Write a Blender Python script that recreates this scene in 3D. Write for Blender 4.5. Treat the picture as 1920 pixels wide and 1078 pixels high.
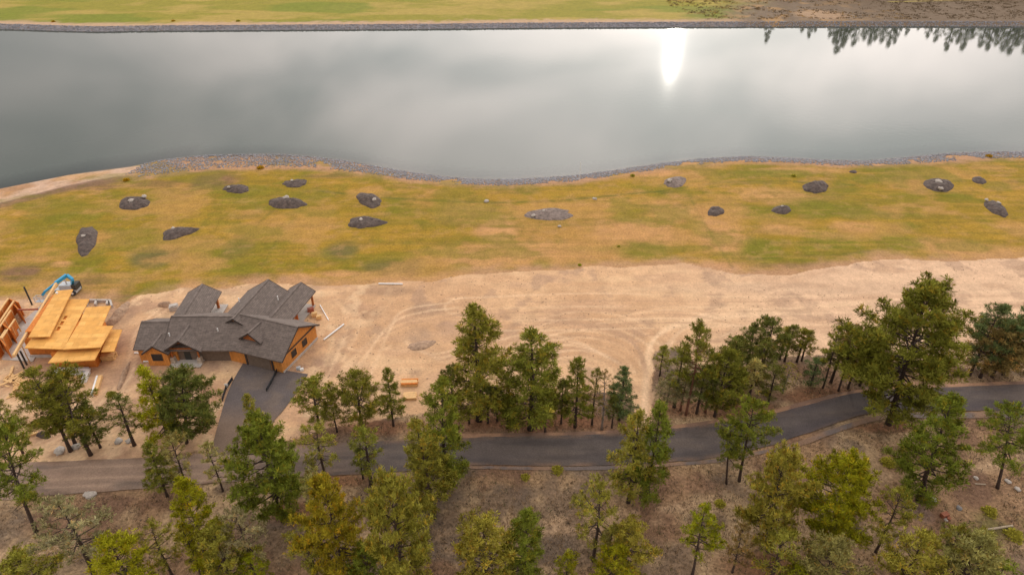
import bpy, math, random
import numpy as np
from mathutils import Vector

random.seed(7); RNG = np.random.default_rng(7)
for o in list(bpy.data.objects): bpy.data.objects.remove(o)
SC = bpy.context.scene
COL = SC.collection
rad = math.radians

# ------------------------------------------------------------------ camera
CAM_H = 75.0; PITCH = rad(32.6); FPX = 1280.0; CX, CY = 960.0, 539.0
cd = bpy.data.cameras.new('camera'); cd.sensor_width = 36; cd.lens = 24; cd.clip_start = 1; cd.clip_end = 12000
cam = bpy.data.objects.new('camera', cd); COL.objects.link(cam)
cam.location = (0, 0, CAM_H); cam.rotation_euler = (rad(90) - PITCH, 0, 0)
SC.camera = cam

# ------------------------------------------------------------------ light
SUN_EL = rad(13.0); SUN_AZ = rad(12.9)
SUN_DIR = (math.sin(SUN_AZ)*math.cos(SUN_EL), math.cos(SUN_AZ)*math.cos(SUN_EL), math.sin(SUN_EL))
w = bpy.data.worlds.new('World'); SC.world = w; w.use_nodes = True
nt = w.node_tree; N = nt.nodes; L = nt.links; N.clear()
out = N.new('ShaderNodeOutputWorld'); bg = N.new('ShaderNodeBackground'); L.new(bg.outputs[0], out.inputs[0])
bg.inputs['Strength'].default_value = 0.106
sky = N.new('ShaderNodeTexSky'); sky.sky_type = 'NISHITA'; sky.sun_disc = False
sky.sun_elevation = SUN_EL; sky.sun_rotation = SUN_AZ
tc = N.new('ShaderNodeTexCoord'); sp = N.new('ShaderNodeSeparateXYZ'); L.new(tc.outputs['Generated'], sp.inputs[0])
def wm(op, a, b=None, clamp=False):
    n = N.new('ShaderNodeMath'); n.operation = op; n.use_clamp = clamp
    for i, v in enumerate((a, b)):
        if v is None: continue
        if isinstance(v, (int, float)): n.inputs[i].default_value = v
        else: L.new(v, n.inputs[i])
    return n.outputs[0]
zz = wm('ADD', wm('MAXIMUM', sp.outputs[2], 0.0), 0.22)
cb = N.new('ShaderNodeCombineXYZ'); L.new(wm('DIVIDE', sp.outputs[0], zz), cb.inputs[0]); L.new(wm('DIVIDE', sp.outputs[1], zz), cb.inputs[1])
cn = N.new('ShaderNodeTexNoise'); L.new(cb.outputs[0], cn.inputs['Vector']); cn.inputs['Scale'].default_value = 1.15
cn.inputs['Detail'].default_value = 4; cn.inputs['Roughness'].default_value = 0.5; cn.inputs['Distortion'].default_value = 0.4
cmap = N.new('ShaderNodeMapRange'); cmap.inputs[1].default_value = 0.34; cmap.inputs[2].default_value = 0.68; L.new(cn.outputs[0], cmap.inputs[0])
cmap.interpolation_type = 'SMOOTHSTEP'
mixc = N.new('ShaderNodeMix'); mixc.data_type = 'RGBA'; L.new(cmap.outputs[0], mixc.inputs[0])
mixc.inputs[6].default_value = (5.9, 6.0, 5.9, 1); mixc.inputs[7].default_value = (12.8, 11.6, 10.9, 1)
dp = N.new('ShaderNodeVectorMath'); dp.operation = 'DOT_PRODUCT'; L.new(tc.outputs['Generated'], dp.inputs[0]); dp.inputs[1].default_value = SUN_DIR
dpc = wm('MAXIMUM', dp.outputs['Value'], 0.0)
glow = wm('ADD', wm('MULTIPLY', wm('POWER', dpc, 7.0), 3.0), wm('ADD', wm('MULTIPLY', wm('POWER', dpc, 150.0), 0.5), wm('MULTIPLY', wm('POWER', dpc, 1400.0), 0.9)))
gl = wm('MULTIPLY', wm('ADD', glow, 1.0), wm('ADD', wm('MULTIPLY', wm('MAXIMUM', sp.outputs[2], 0.0), 1.0), 0.6))
vm = N.new('ShaderNodeVectorMath'); vm.operation = 'SCALE'; L.new(mixc.outputs[2], vm.inputs[0]); L.new(gl, vm.inputs['Scale'])
mixs = N.new('ShaderNodeMix'); mixs.data_type = 'RGBA'; mixs.inputs[0].default_value = 0.9
L.new(sky.outputs[0], mixs.inputs[6]); L.new(vm.outputs[0], mixs.inputs[7]); L.new(mixs.outputs[2], bg.inputs[0])

sd = bpy.data.lights.new('sun', 'SUN'); sd.energy = 0.5; sd.angle = rad(0.5); sd.color = (1.0, 0.93, 0.82)
sun = bpy.data.objects.new('sun', sd); COL.objects.link(sun); sun.location = (0, 0, 200)
sun.rotation_euler = Vector((-SUN_DIR[0], -SUN_DIR[1], -SUN_DIR[2])).to_track_quat('-Z', 'Y').to_euler()
vs = SC.view_settings; vs.view_transform = 'Standard'; vs.look = 'None'; vs.gamma = 1; vs.use_curve_mapping = False
vs.exposure = 0.12

# ------------------------------------------------------------------ survey helpers: photo pixel -> place on the ground
cP, sP = math.cos(PITCH), math.sin(PITCH)
def G(px, py, z=0.0):
    u = (px-CX)/FPX; v = (CY-py)/FPX
    t = (z-CAM_H)/(-sP+v*cP)
    return (u*t, (cP+v*sP)*t, z)
def PJ(x, y, z):
    Z = z-CAM_H; d = y*cP-Z*sP
    return (CX+FPX*x/d, CY-FPX*(y*sP+Z*cP)/d, d)
def height_at(x, y, ty, z0=0.0):
    lo, hi = 0.3, 60
    for _ in range(40):
        m = (lo+hi)/2
        if PJ(x, y, z0+m)[1] > ty: lo = m
        else: hi = m
    return lo
def GL(pts, z=0.0): return [G(p[0], p[1], z) for p in pts]

# ------------------------------------------------------------------ numpy noise
def hsh(ix, iy, s):
    n = (ix.astype(np.int64)*374761393 + iy.astype(np.int64)*668265263 + s*1442695041) & 0xFFFFFFFF
    n = ((n ^ (n >> 13))*1274126177) & 0xFFFFFFFF
    return ((n ^ (n >> 16)) & 0xFFFF)/65535.0
def vnoise(x, y, s=0):
    ix = np.floor(x); iy = np.floor(y); fx = x-ix; fy = y-iy
    fx = fx*fx*(3-2*fx); fy = fy*fy*(3-2*fy)
    a = hsh(ix, iy, s); b = hsh(ix+1, iy, s); c = hsh(ix, iy+1, s); d = hsh(ix+1, iy+1, s)
    return (a*(1-fx)+b*fx)*(1-fy)+(c*(1-fx)+d*fx)*fy
def fbm(x, y, sc, o=4, s=0, r=0.5):
    t = 0; a = 1; n = 0
    for i in range(o):
        t = t+a*vnoise(x/sc+17.3*i, y/sc-9.1*i, s+i*31); n += a; a *= r; sc *= 0.5
    return t/n
def sstep(a, b, v):
    t = np.clip((v-a)/(b-a), 0, 1); return t*t*(3-2*t)

# ------------------------------------------------------------------ materials
def new_mat(name):
    m = bpy.data.materials.new(name); m.use_nodes = True
    b = m.node_tree.nodes['Principled BSDF']; return m, m.node_tree, b
def mnoise(t, scale, detail=3, coord='Object', rough=0.5):
    c = t.nodes.new('ShaderNodeTexCoord'); n = t.nodes.new('ShaderNodeTexNoise')
    n.inputs['Scale'].default_value = scale; n.inputs['Detail'].default_value = detail; n.inputs['Roughness'].default_value = rough
    t.links.new(c.outputs[coord], n.inputs['Vector']); return n.outputs[0]
def mramp(t, fac, stops):
    r = t.nodes.new('ShaderNodeValToRGB'); e = r.color_ramp.elements
    while len(e) < len(stops): e.new(0.5)
    for i, (p, c) in enumerate(stops): e[i].position = p; e[i].color = (*c, 1)
    t.links.new(fac, r.inputs[0]); return r.outputs[0]
def mmix(t, fac, a, b, mode='MIX'):
    n = t.nodes.new('ShaderNodeMix'); n.data_type = 'RGBA'; n.blend_type = mode
    for i, v in ((0, fac), (6, a), (7, b)):
        if isinstance(v, (int, float)): n.inputs[i].default_value = v
        elif isinstance(v, tuple): n.inputs[i].default_value = (*v, 1)
        else: t.links.new(v, n.inputs[i])
    return n.outputs[2]
def mbump(t, b, h, strength=0.3, dist=0.1):
    n = t.nodes.new('ShaderNodeBump'); n.inputs['Strength'].default_value = strength; n.inputs['Distance'].default_value = dist
    t.links.new(h, n.inputs['Height']); t.links.new(n.outputs[0], b.inputs['Normal'])
def rough_mat(name, col, var=0.25, scale=3.0, rough=0.85, bump=0.2, dist=0.05, metal=0.0, coord='Object'):
    m, t, b = new_mat(name)
    f = mnoise(t, scale, 5, coord, 0.65)
    lo = tuple(c*(1-var) for c in col); hi = tuple(min(1, c*(1+var)) for c in col)
    t.links.new(mramp(t, f, [(0.3, lo), (0.7, hi)]), b.inputs['Base Color'])
    b.inputs['Roughness'].default_value = rough; b.inputs['Metallic'].default_value = metal
    if bump: mbump(t, b, f, bump, dist)
    return m
def brick_mat(name, c1, c2, cm, bw, bh, mortar, var=0.25, rough=0.85, nscale=2.0):
    m, t, b = new_mat(name)
    uv = t.nodes.new('ShaderNodeUVMap')
    k = t.nodes.new('ShaderNodeTexBrick'); k.inputs['Scale'].default_value = 1
    k.inputs['Brick Width'].default_value = bw; k.inputs['Row Height'].default_value = bh; k.inputs['Mortar Size'].default_value = mortar
    k.inputs['Color1'].default_value = (*c1, 1); k.inputs['Color2'].default_value = (*c2, 1); k.inputs['Mortar'].default_value = (*cm, 1)
    t.links.new(uv.outputs[0], k.inputs['Vector'])
    f = mnoise(t, nscale, 5, 'Object', 0.6)
    c = mmix(t, 1.0, k.outputs[0], mramp(t, f, [(0.3, (1-var,)*3), (0.7, (1+var,)*3)]), 'MULTIPLY')
    t.links.new(c, b.inputs['Base Color']); b.inputs['Roughness'].default_value = rough
    return m
M = {}
# terrain: the colour of each bit of ground is surveyed into the "tint" attribute, fine grain on top
def ground_mat(name, s1=2.2, s2=0.55, amp=0.45, bump=0.6):
    m, t, b = new_mat(name)
    a = t.nodes.new('ShaderNodeAttribute'); a.attribute_name = 'tint'
    f1 = mnoise(t, s1, 6, 'Object', 0.7); f2 = mnoise(t, s2, 4, 'Object', 0.6)
    c = mmix(t, 1.0, a.outputs['Color'], mramp(t, f1, [(0.3, (1-amp,)*3), (0.5, (1, 1, 1)), (0.72, (1+amp,)*3)]), 'MULTIPLY')
    c = mmix(t, 1.0, c, mramp(t, f2, [(0.3, (0.88,)*3), (0.7, (1.12,)*3)]), 'MULTIPLY')
    t.links.new(c, b.inputs['Base Color']); b.inputs['Roughness'].default_value = 0.95; b.inputs['Specular IOR Level'].default_value = 0.15
    mbump(t, b, f1, bump, 0.12); return m
M['floor'] = ground_mat('forest_floor', 2.4, 0.6, 0.45, 0.8)
M['dirt'] = ground_mat('bare_dirt', 2.6, 0.4, 0.20, 0.5)
M['lawn'] = ground_mat('lawn_grass', 2.4, 0.35, 0.32, 0.7)
M['road'] = ground_mat('asphalt', 4.0, 0.35, 0.22, 0.25)
M['shingle'] = brick_mat('asphalt_shingle', (0.122, 0.093, 0.079), (0.166, 0.127, 0.109), (0.098, 0.075, 0.064), 0.9, 0.32, 0.03, 0.22, 0.9, 1.6)
M['plywood'] = brick_mat('plywood_sheet', (0.62, 0.30, 0.062), (0.74, 0.39, 0.10), (0.50, 0.23, 0.045), 2.4, 1.2, 0.025, 0.16, 0.8, 0.8)
M['osb'] = rough_mat('orange_sheathing', (0.56, 0.17, 0.02), 0.25, 2.0, 0.8, 0.1)
M['siding'] = brick_mat('cedar_siding', (0.56, 0.215, 0.04), (0.64, 0.26, 0.055), (0.33, 0.115, 0.025), 0.28, 6.0, 0.02, 0.15, 0.75, 2.0)
M['timber'] = rough_mat('stained_timber', (0.42, 0.125, 0.025), 0.2, 3, 0.7, 0.1)
M['lumber'] = rough_mat('pale_lumber', (0.66, 0.40, 0.17), 0.18, 2.5, 0.75, 0.1)
M['trim'] = rough_mat('dark_trim', (0.05, 0.035, 0.03), 0.2, 4, 0.7, 0)
M['wrap'] = rough_mat('taupe_wall', (0.165, 0.115, 0.085), 0.2, 2, 0.8, 0.05)
M['stone'] = rough_mat('column_stone', (0.42, 0.34, 0.27), 0.35, 3.5, 0.9, 0.4)
M['concrete'] = rough_mat('concrete', (0.45, 0.40, 0.36), 0.14, 1.2, 0.85, 0.1)
M['white'] = rough_mat('white_plastic', (0.74, 0.72, 0.70), 0.06, 3, 0.5, 0)
M['glass'] = rough_mat('window_glass', (0.02, 0.022, 0.025), 0.1, 3, 0.08, 0)
M['blue'] = rough_mat('blue_paint', (0.03, 0.30, 0.52), 0.1, 3, 0.4, 0)
M['steel'] = rough_mat('grey_paint', (0.42, 0.44, 0.46), 0.12, 3, 0.5, 0)
M['rubber'] = rough_mat('black_rubber', (0.025, 0.025, 0.027), 0.2, 4, 0.8, 0)
M['darksteel'] = rough_mat('dark_steel', (0.035, 0.033, 0.028), 0.2, 4, 0.6, 0)
M['redbeam'] = rough_mat('red_oxide_steel', (0.33, 0.085, 0.045), 0.2, 3, 0.6, 0)
M['soil'] = rough_mat('dark_soil', (0.085, 0.060, 0.050), 0.6, 1.3, 0.95, 1.0, 0.25)
M['soil_pale'] = rough_mat('grey_soil', (0.17, 0.125, 0.105), 0.5, 1.3, 0.95, 1.0, 0.25)
M['spoil'] = rough_mat('spoil_dirt', (0.33, 0.21, 0.135), 0.35, 1.5, 0.95, 1.0, 0.25)
M['boulder'] = rough_mat('pale_boulder', (0.40, 0.345, 0.30), 0.25, 3.0, 0.9, 0.4)
M['boulder_dark'] = rough_mat('grey_boulder', (0.20, 0.185, 0.18), 0.3, 3.0, 0.9, 0.4)
M['black'] = rough_mat('black_fabric', (0.03, 0.03, 0.034), 0.2, 3, 0.8, 0)
M['bark'] = rough_mat('pine_bark', (0.060, 0.036, 0.026), 0.45, 4.0, 0.95, 0.6, 0.05)
M['barkred'] = rough_mat('red_pine_bark', (0.16, 0.065, 0.035), 0.4, 4.0, 0.95, 0.6, 0.05)
M['barkgrey'] = rough_mat('grey_dead_bark', (0.22, 0.17, 0.14), 0.35, 4.0, 0.95, 0.6, 0.05)
M['oldwood'] = rough_mat('weathered_log', (0.36, 0.28, 0.20), 0.3, 3.0, 0.9, 0.3)
M['rust'] = rough_mat('rusty_metal', (0.28, 0.09, 0.045), 0.3, 4.0, 0.8, 0.1)
def attr_mat(name, base=None, rough=0.9):
    m, t, b = new_mat(name); a = t.nodes.new('ShaderNodeAttribute'); a.attribute_name = 'tint'
    t.links.new(a.outputs['Color'], b.inputs['Base Color']); b.inputs['Roughness'].default_value = rough
    b.inputs['Specular IOR Level'].default_value = 0.2; return m
M['rock'] = attr_mat('shore_rock')
def needle_mat():
    m = bpy.data.materials.new('pine_needles'); m.use_nodes = True; t = m.node_tree; t.nodes.clear()
    o = t.nodes.new('ShaderNodeOutputMaterial'); mx = t.nodes.new('ShaderNodeMixShader'); mx.inputs[0].default_value = 0.3
    d = t.nodes.new('ShaderNodeBsdfDiffuse'); tr = t.nodes.new('ShaderNodeBsdfTranslucent')
    a = t.nodes.new('ShaderNodeAttribute'); a.attribute_name = 'tint'; oi = t.nodes.new('ShaderNodeObjectInfo')
    c = mmix(t, 1.0, oi.outputs['Color'], a.outputs['Color'], 'MULTIPLY')
    t.links.new(c, d.inputs[0]); t.links.new(c, tr.inputs[0]); t.links.new(d.outputs[0], mx.inputs[1]); t.links.new(tr.outputs[0], mx.inputs[2])
    t.links.new(mx.outputs[0], o.inputs[0]); return m
M['needle'] = needle_mat()
M['drygrass'] = attr_mat('dry_grass_blades')

# ------------------------------------------------------------------ mesh helpers
def tag(o, label=None, cat=None, group=None, kind=None):
    for k, v in (('label', label), ('category', cat), ('group', group), ('kind', kind)):
        if v: o[k] = v
    return o
def mesh_np(name, verts, faces, mat, tint=None, smooth=False):
    """faces: (n,k) int array; tint per vertex (n,3)"""
    me = bpy.data.meshes.new(name); nv = len(verts); nf, k = faces.shape
    me.vertices.add(nv); me.vertices.foreach_set('co', np.asarray(verts, np.float32).ravel())
    me.loops.add(nf*k); me.loops.foreach_set('vertex_index', faces.astype(np.int32).ravel())
    me.polygons.add(nf); me.polygons.foreach_set('loop_start', np.arange(0, nf*k, k, dtype=np.int32))
    if smooth: me.polygons.foreach_set('use_smooth', np.ones(nf, bool))
    if tint is not None:
        at = me.attributes.new('tint', 'FLOAT_COLOR', 'POINT')
        c = np.ones((nv, 4), np.float32); c[:, :3] = tint; at.data.foreach_set('color', c.ravel())
    me.materials.append(mat); me.update(calc_edges=True); me.validate(); return me
def link(name, me, parent=None):
    o = bpy.data.objects.new(name, me); COL.objects.link(o)
    if parent: o.parent = parent
    return o
def empty(name, loc, label, cat, group=None):
    o = bpy.data.objects.new(name, None); COL.objects.link(o); o.location = loc; o.empty_display_size = 0.5
    return tag(o, label, cat, group)
class MB:
    def __init__(s): s.v = []; s.f = []; s.uv = []
    def face(s, pts, uv=None):
        i = len(s.v); s.v += [tuple(p) for p in pts]; s.f.append(tuple(range(i, i+len(pts)))); s.uv.append(uv or [(p[0]+p[1], p[2]) for p in pts])
    def hexa(s, b, t, uvt=None):
        """b,t: 4 bottom and 4 top points, counter-clockwise from above"""
        s.face(t, uvt); s.face(b[::-1])
        for i in range(4):
            j = (i+1) % 4; ln = math.dist(b[i], b[j]); h = math.dist(b[i], t[i])
            s.face([b[i], b[j], t[j], t[i]], [(0, 0), (ln, 0), (ln, h), (0, h)])
        return s
    def box(s, c, size, rz=0.0, rx=0.0):
        cx, cy = math.cos(rz), math.sin(rz); q = []
        for z in (-.5, .5):
            for x, y in ((-.5, -.5), (.5, -.5), (.5, .5), (-.5, .5)):
                X, Y = x*size[0], y*size[1]; q.append((c[0]+X*cx-Y*cy, c[1]+X*cy+Y*cx, c[2]+z*size[2]))
        return s.hexa(q[:4], q[4:], [(0, 0), (size[0], 0), (size[0], size[1]), (0, size[1])])
    def bar(s, a, b, wd, h, up=(0, 0, 1)):
        a, b = Vector(a), Vector(b); d = (b-a).normalized(); sx = d.cross(Vector(up))
        if sx.length < 1e-4: sx = Vector((1, 0, 0))
        sx.normalize(); u = sx.cross(d)
        q = [p+sx*i*wd/2+u*j*h/2 for p in (a, b) for i, j in ((-1, -1), (1, -1), (1, 1), (-1, 1))]
        return s.hexa([q[0], q[1], q[5], q[4]], [q[3], q[2], q[6], q[7]])
    def tube(s, pts, radii, n=8, cap=True):
        rings = []; P = [Vector(p) for p in pts]
        for i, p in enumerate(P):
            d = (P[min(i+1, len(P)-1)]-P[max(i-1, 0)]).normalized()
            a = d.cross(Vector((0.3, 0.95, 0.1))); a.normalize(); b = d.cross(a)
            rings.append([p+(a*math.cos(2*math.pi*k/n)+b*math.sin(2*math.pi*k/n))*radii[i] for k in range(n)])
        i0 = len(s.v)
        for r in rings: s.v += [tuple(q) for q in r]
        for i in range(len(rings)-1):
            for k in range(n):
                k2 = (k+1) % n
                s.f.append((i0+i*n+k, i0+i*n+k2, i0+(i+1)*n+k2, i0+(i+1)*n+k)); s.uv.append([(0, 0)]*4)
        if cap:
            for i, rv in ((0, False), (len(rings)-1, True)):
                f = tuple(i0+i*n+k for k in range(n)); s.f.append(f if rv else f[::-1]); s.uv.append([(0, 0)]*n)
        return s
    def build(s, name, mat, parent=None, smooth=False):
        off = parent.matrix_basis.translation if parent else Vector((0, 0, 0))
        p = parent
        while p and p.parent: p = p.parent; off = off+p.matrix_basis.translation
        me = bpy.data.meshes.new(name); me.from_pydata([(v[0]-off[0], v[1]-off[1], v[2]-off[2]) for v in s.v], [], s.f)
        ul = me.uv_layers.new(name='UVMap'); fl = [c for u in s.uv for q in u for c in q]; ul.data.foreach_set('uv', fl)
        me.materials.append(mat)
        if smooth: me.polygons.foreach_set('use_smooth', [True]*len(me.polygons))
        me.update(); return link(name, me, parent)

# ------------------------------------------------------------------ shoreline and boundaries (traced on the photo, laid on the ground)
WZ = -1.2
shore_px = [(-260,415),(-120,380),(0,354),(60,342),(130,328),(200,319),(245,313),(300,301),(380,292),(450,290),(520,290),(580,294),(640,301),(700,312),(760,322),(830,332),(900,337),(960,337),(1020,334),(1085,329),(1160,319),(1240,307),(1320,298),(1400,294),(1480,297),(1560,301),(1630,302),(1700,296),(1780,288),(1860,285),(1920,285),(2100,283),(2300,284)]
rim_px = [(-260,450),(-120,420),(0,380),(60,365),(120,350),(180,337),(240,329),(258,336),(330,326),(400,319),(470,316),(560,315),(640,322),(700,329),(760,338),(850,346),(940,350),(1020,346),(1085,341),(1180,328),(1280,313),(1380,305),(1480,306),(1560,312),(1640,312),(1720,308),(1800,303),(1860,298),(1920,298),(2100,297),(2300,298)]
far_px = [(-300,54),(0,55),(100,58),(170,60),(300,58),(640,56),(800,55),(960,53),(1280,51),(1600,50),(1920,50),(2300,50)]
sh = np.array(GL(shore_px, WZ))[:, :2]; rm = np.array(GL(rim_px, 0))[:, :2]; fs = np.array(GL(far_px, WZ))[:, :2]
sh = sh[np.argsort(sh[:, 0])]; rm = rm[np.argsort(rm[:, 0])]; fs = fs[np.argsort(fs[:, 0])]
def shore_y(x): return np.interp(x, sh[:, 0], sh[:, 1])
def rim_y(x): return np.minimum(np.interp(x, rm[:, 0], rm[:, 1]), shore_y(x)-2.0)
def far_y(x): return np.interp(x, fs[:, 0], fs[:, 1])
FARZ = 0.3
def ground_z(x, y):
    x = np.asarray(x, float); y = np.asarray(y, float)
    base = -0.16*fbm(x, y, 9.0, 3, 5)
    ys = shore_y(x); yr = rim_y(x)+0.6*(fbm(x, y, 4, 2, 8)-.5); yf = far_y(x)
    t = np.clip((y-yr)/(ys-yr), 0, None)
    near = np.where(t < 1, base*(1-t)+(WZ)*t**1.3, WZ-0.30*(y-ys))
    far = np.where(y < yf, WZ-0.35*(yf-y), WZ+np.minimum(0.42*(y-yf), FARZ-WZ+0.012*np.maximum(y-yf-7, 0)))
    h = np.maximum(np.where(y < (ys+yf)/2, near, far), -6.0)
    return h
def gz(x, y): return float(ground_z(np.array([x]), np.array([y]))[0])

lawn_px = [(-400,600),(-60,565),(0,562),(60,560),(140,562),(190,562),(225,578),(262,552),(330,541),(420,541),(480,531),(590,536),(660,533),(705,531),(760,529),(810,526),(860,516),(930,512),(1000,508),(1100,502),(1200,498),(1290,494),(1330,500),(1380,514),(1440,518),(1500,512),(1560,501),(1600,493),(1650,486),(1720,488),(1780,492),(1850,488),(1920,482),(2100,474),(2400,465)]
lw = np.array(GL(lawn_px))[:, :2]; lw = lw[np.argsort(lw[:, 0])]
def lawn_y(x): return np.interp(x, lw[:, 0], lw[:, 1])
duff_px = [(-500,868),(0,868),(235,862),(330,850),(400,842),(480,842),(560,818),(600,806),(690,788),(760,778),(850,762),(950,748),(1060,738),(1150,735),(1186,742),(1188,806),(1222,806),(1224,720),(1222,660),(1262,650),(1320,688),(1380,668),(1450,672),(1520,668),(1600,655),(1700,665),(1800,690),(1920,694),(2400,700)]
duff_poly = GL(duff_px)+[(400, 20, 0), (-400, 20, 0)]
def in_poly(x, y, poly):
    r = np.zeros(x.shape, bool); n = len(poly); j = n-1
    for i in range(n):
        xi, yi = poly[i][0], poly[i][1]; xj, yj = poly[j][0], poly[j][1]
        if yi != yj:
            c = ((yi > y) != (yj > y)) & (x < (xj-xi)*(y-yi)/(yj-yi)+xi); r ^= c
        j = i
    return r
def smooth_line(pts, n=6):
    """Catmull-Rom through points"""
    P = [np.array(p[:2], float) for p in pts]; P = [2*P[0]-P[1]]+P+[2*P[-1]-P[-2]]; o = []
    for i in range(1, len(P)-2):
        for k in range(n):
            t = k/n; a, b, c, d = P[i-1:i+3]
            o.append(0.5*((2*b)+(-a+c)*t+(2*a-5*b+4*c-d)*t*t+(-a+3*b-3*c+d)*t**3))
    o.append(P[-2]); return np.array(o)
def line_mask(X, Y, pts, hw):
    """soft 0..1 mask around a polyline"""
    res = np.zeros(X.shape); q = smooth_line(pts)
    x0, y0 = q.min(0)-4*hw; x1, y1 = q.max(0)+4*hw
    idx = np.where((X > x0) & (X < x1) & (Y > y0) & (Y < y1))
    if not len(idx[0]): return res
    x = X[idx]; y = Y[idx]; dm = np.full(x.shape, 1e9)
    for a, b in zip(q[:-1], q[1:]):
        d = b-a; L2 = max(d@d, 1e-9); t = np.clip(((x-a[0])*d[0]+(y-a[1])*d[1])/L2, 0, 1)
        dm = np.minimum(dm, (x-a[0]-t*d[0])**2+(y-a[1]-t*d[1])**2)
    res[idx] = np.exp(-dm/(hw*hw)); return res

# ------------------------------------------------------------------ the ground sheet
def grow(a, b, n):
    t = np.linspace(0, 1, n+1)[1:]; return a+(b-a)*t**3
xs = np.concatenate([-grow(330, 4000, 14)[::-1], np.arange(-330, -150, 2.5), np.arange(-150, 150, 0.42), np.arange(150, 330, 2.5), [330], grow(330, 4000, 14)])
ys = np.concatenate([46-grow(0, 260, 14)[::-1], np.arange(46, 132, 0.38), np.arange(132, 190, 0.6), np.arange(190, 350, 4.0), np.arange(350, 462, 1.3), 462+grow(0, 5000, 16)])
X, Y = np.meshgrid(xs, ys); Z = ground_z(X, Y)
def blend(c, col, m): return c*(1-m[..., None])+np.array(col)*m[..., None]
big = fbm(X, Y, 14, 4, 1); mid = fbm(X, Y, 3.0, 4, 2); fin = fbm(X, Y, 0.9, 2, 3, 0.6); strk = fbm(X*0.22, Y*1.6, 2.0, 4, 4)
# forest floor
T = np.zeros(X.shape+(3,)); T[:] = (0.222, 0.143, 0.090)
T = blend(T, (0.41, 0.268, 0.150), sstep(0.42, 0.60, mid*0.6+big*0.4))
T = blend(T, (0.160, 0.110, 0.078), 0.9*sstep(0.50, 0.70, fbm(X, Y, 5, 4, 12)))
T = blend(T, (0.235, 0.108, 0.058), 0.5*sstep(0.50, 0.66, fbm(X, Y, 10, 3, 22)))
def pxblob(px, py, rx, ry):
    c = G(px, py); ex = G(px+rx, py); ey = G(px, py+ry)
    d = np.sqrt(((X-c[0])/(ex[0]-c[0]))**2+((Y-c[1])/(ey[1]-c[1]))**2)+0.5*(mid-.5)
    return 1-sstep(0.45, 1.1, d)
for b in [(1000,790,200,22),(1330,765,120,25),(1540,740,90,25),(700,800,100,20),(560,960,70,30),(640,900,60,18),(1660,800,90,14),(1440,1060,120,40)]:
    T = blend(T, (0.235, 0.098, 0.048), 0.75*pxblob(*b))
for b in [(1000,900,150,16),(1330,880,80,14),(230,925,120,10),(1520,860,60,30),(1830,960,70,25),(60,960,90,40),(200,990,100,40),(1120,940,80,20)]:
    T = blend(T, (0.34, 0.205, 0.108), 0.6*pxblob(*b)*sstep(0.3, 0.6, mid))
for b in [(1880,985,70,40),(1660,872,40,12),(1830,1010,60,30)]:
    T = blend(T, (0.12, 0.115, 0.03), 0.7*pxblob(*b)*sstep(0.35, 0.6, mid))
for b in [(1700,1010,60,30),(1720,960,30,25)]: T = blend(T, (0.24, 0.155, 0.125), 0.8*pxblob(*b))
for ln, hw in [([(830,1006),(930,985),(1040,978),(1160,965),(1260,952),(1360,938)], 0.8), ([(840,1030),(960,1004),(1100,990),(1240,975)], 0.7), ([(1480,935),(1580,905),(1700,888),(1860,872),(1920,862)], 0.9), ([(-20,1040),(120,1028),(260,1040)], 0.8)]:
    T = blend(T, (0.44, 0.28, 0.165), 0.9*line_mask(X, Y, GL(ln), hw)*sstep(0.2, 0.55, mid))
T *= np.array((0.88, 0.91, 0.92))
# bare dirt
wob = 1.6*(fbm(X, Y, 4, 3, 6)-.5)
isduff = in_poly(X+wob*1.4, Y+wob, duff_poly)
ly = lawn_y(X+wob*2)+2.4*(fbm(X, Y, 6, 4, 7)-.5)
dirt = (~isduff) & (Y < ly)
D = np.zeros_like(T); D[:] = (0.575, 0.355, 0.20)
D = blend(D, (0.60, 0.385, 0.22), sstep(0.45, 0.68, strk))
D = blend(D, (0.47, 0.275, 0.15), sstep(0.5, 0.72, big)*0.8)
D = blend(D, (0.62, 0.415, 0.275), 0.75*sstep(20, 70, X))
D = blend(D, (0.46, 0.28, 0.17), 0.55*sstep(0.55, 0.75, fbm(X*0.5, Y*1.4, 5, 4, 41)))
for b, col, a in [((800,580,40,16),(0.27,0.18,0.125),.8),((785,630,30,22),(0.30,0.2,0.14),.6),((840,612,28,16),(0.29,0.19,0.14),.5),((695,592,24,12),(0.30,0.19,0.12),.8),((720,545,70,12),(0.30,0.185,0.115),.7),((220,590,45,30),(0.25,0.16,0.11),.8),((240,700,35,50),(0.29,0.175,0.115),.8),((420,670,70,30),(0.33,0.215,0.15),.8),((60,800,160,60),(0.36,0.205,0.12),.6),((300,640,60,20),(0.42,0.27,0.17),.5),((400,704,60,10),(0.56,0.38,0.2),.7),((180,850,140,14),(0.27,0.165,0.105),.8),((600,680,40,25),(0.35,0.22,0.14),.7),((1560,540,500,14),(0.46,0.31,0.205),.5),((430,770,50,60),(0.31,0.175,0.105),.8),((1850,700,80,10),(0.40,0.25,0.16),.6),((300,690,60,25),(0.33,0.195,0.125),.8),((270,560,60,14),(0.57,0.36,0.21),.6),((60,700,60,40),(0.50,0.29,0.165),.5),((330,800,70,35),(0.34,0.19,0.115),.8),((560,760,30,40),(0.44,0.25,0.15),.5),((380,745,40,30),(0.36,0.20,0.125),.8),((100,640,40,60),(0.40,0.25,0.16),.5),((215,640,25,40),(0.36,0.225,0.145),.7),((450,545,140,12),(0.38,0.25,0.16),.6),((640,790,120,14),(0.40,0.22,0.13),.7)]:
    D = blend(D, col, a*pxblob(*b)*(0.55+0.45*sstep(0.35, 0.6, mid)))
site = 1-sstep(G(640,640)[0], G(740,640)[0], X)
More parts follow.
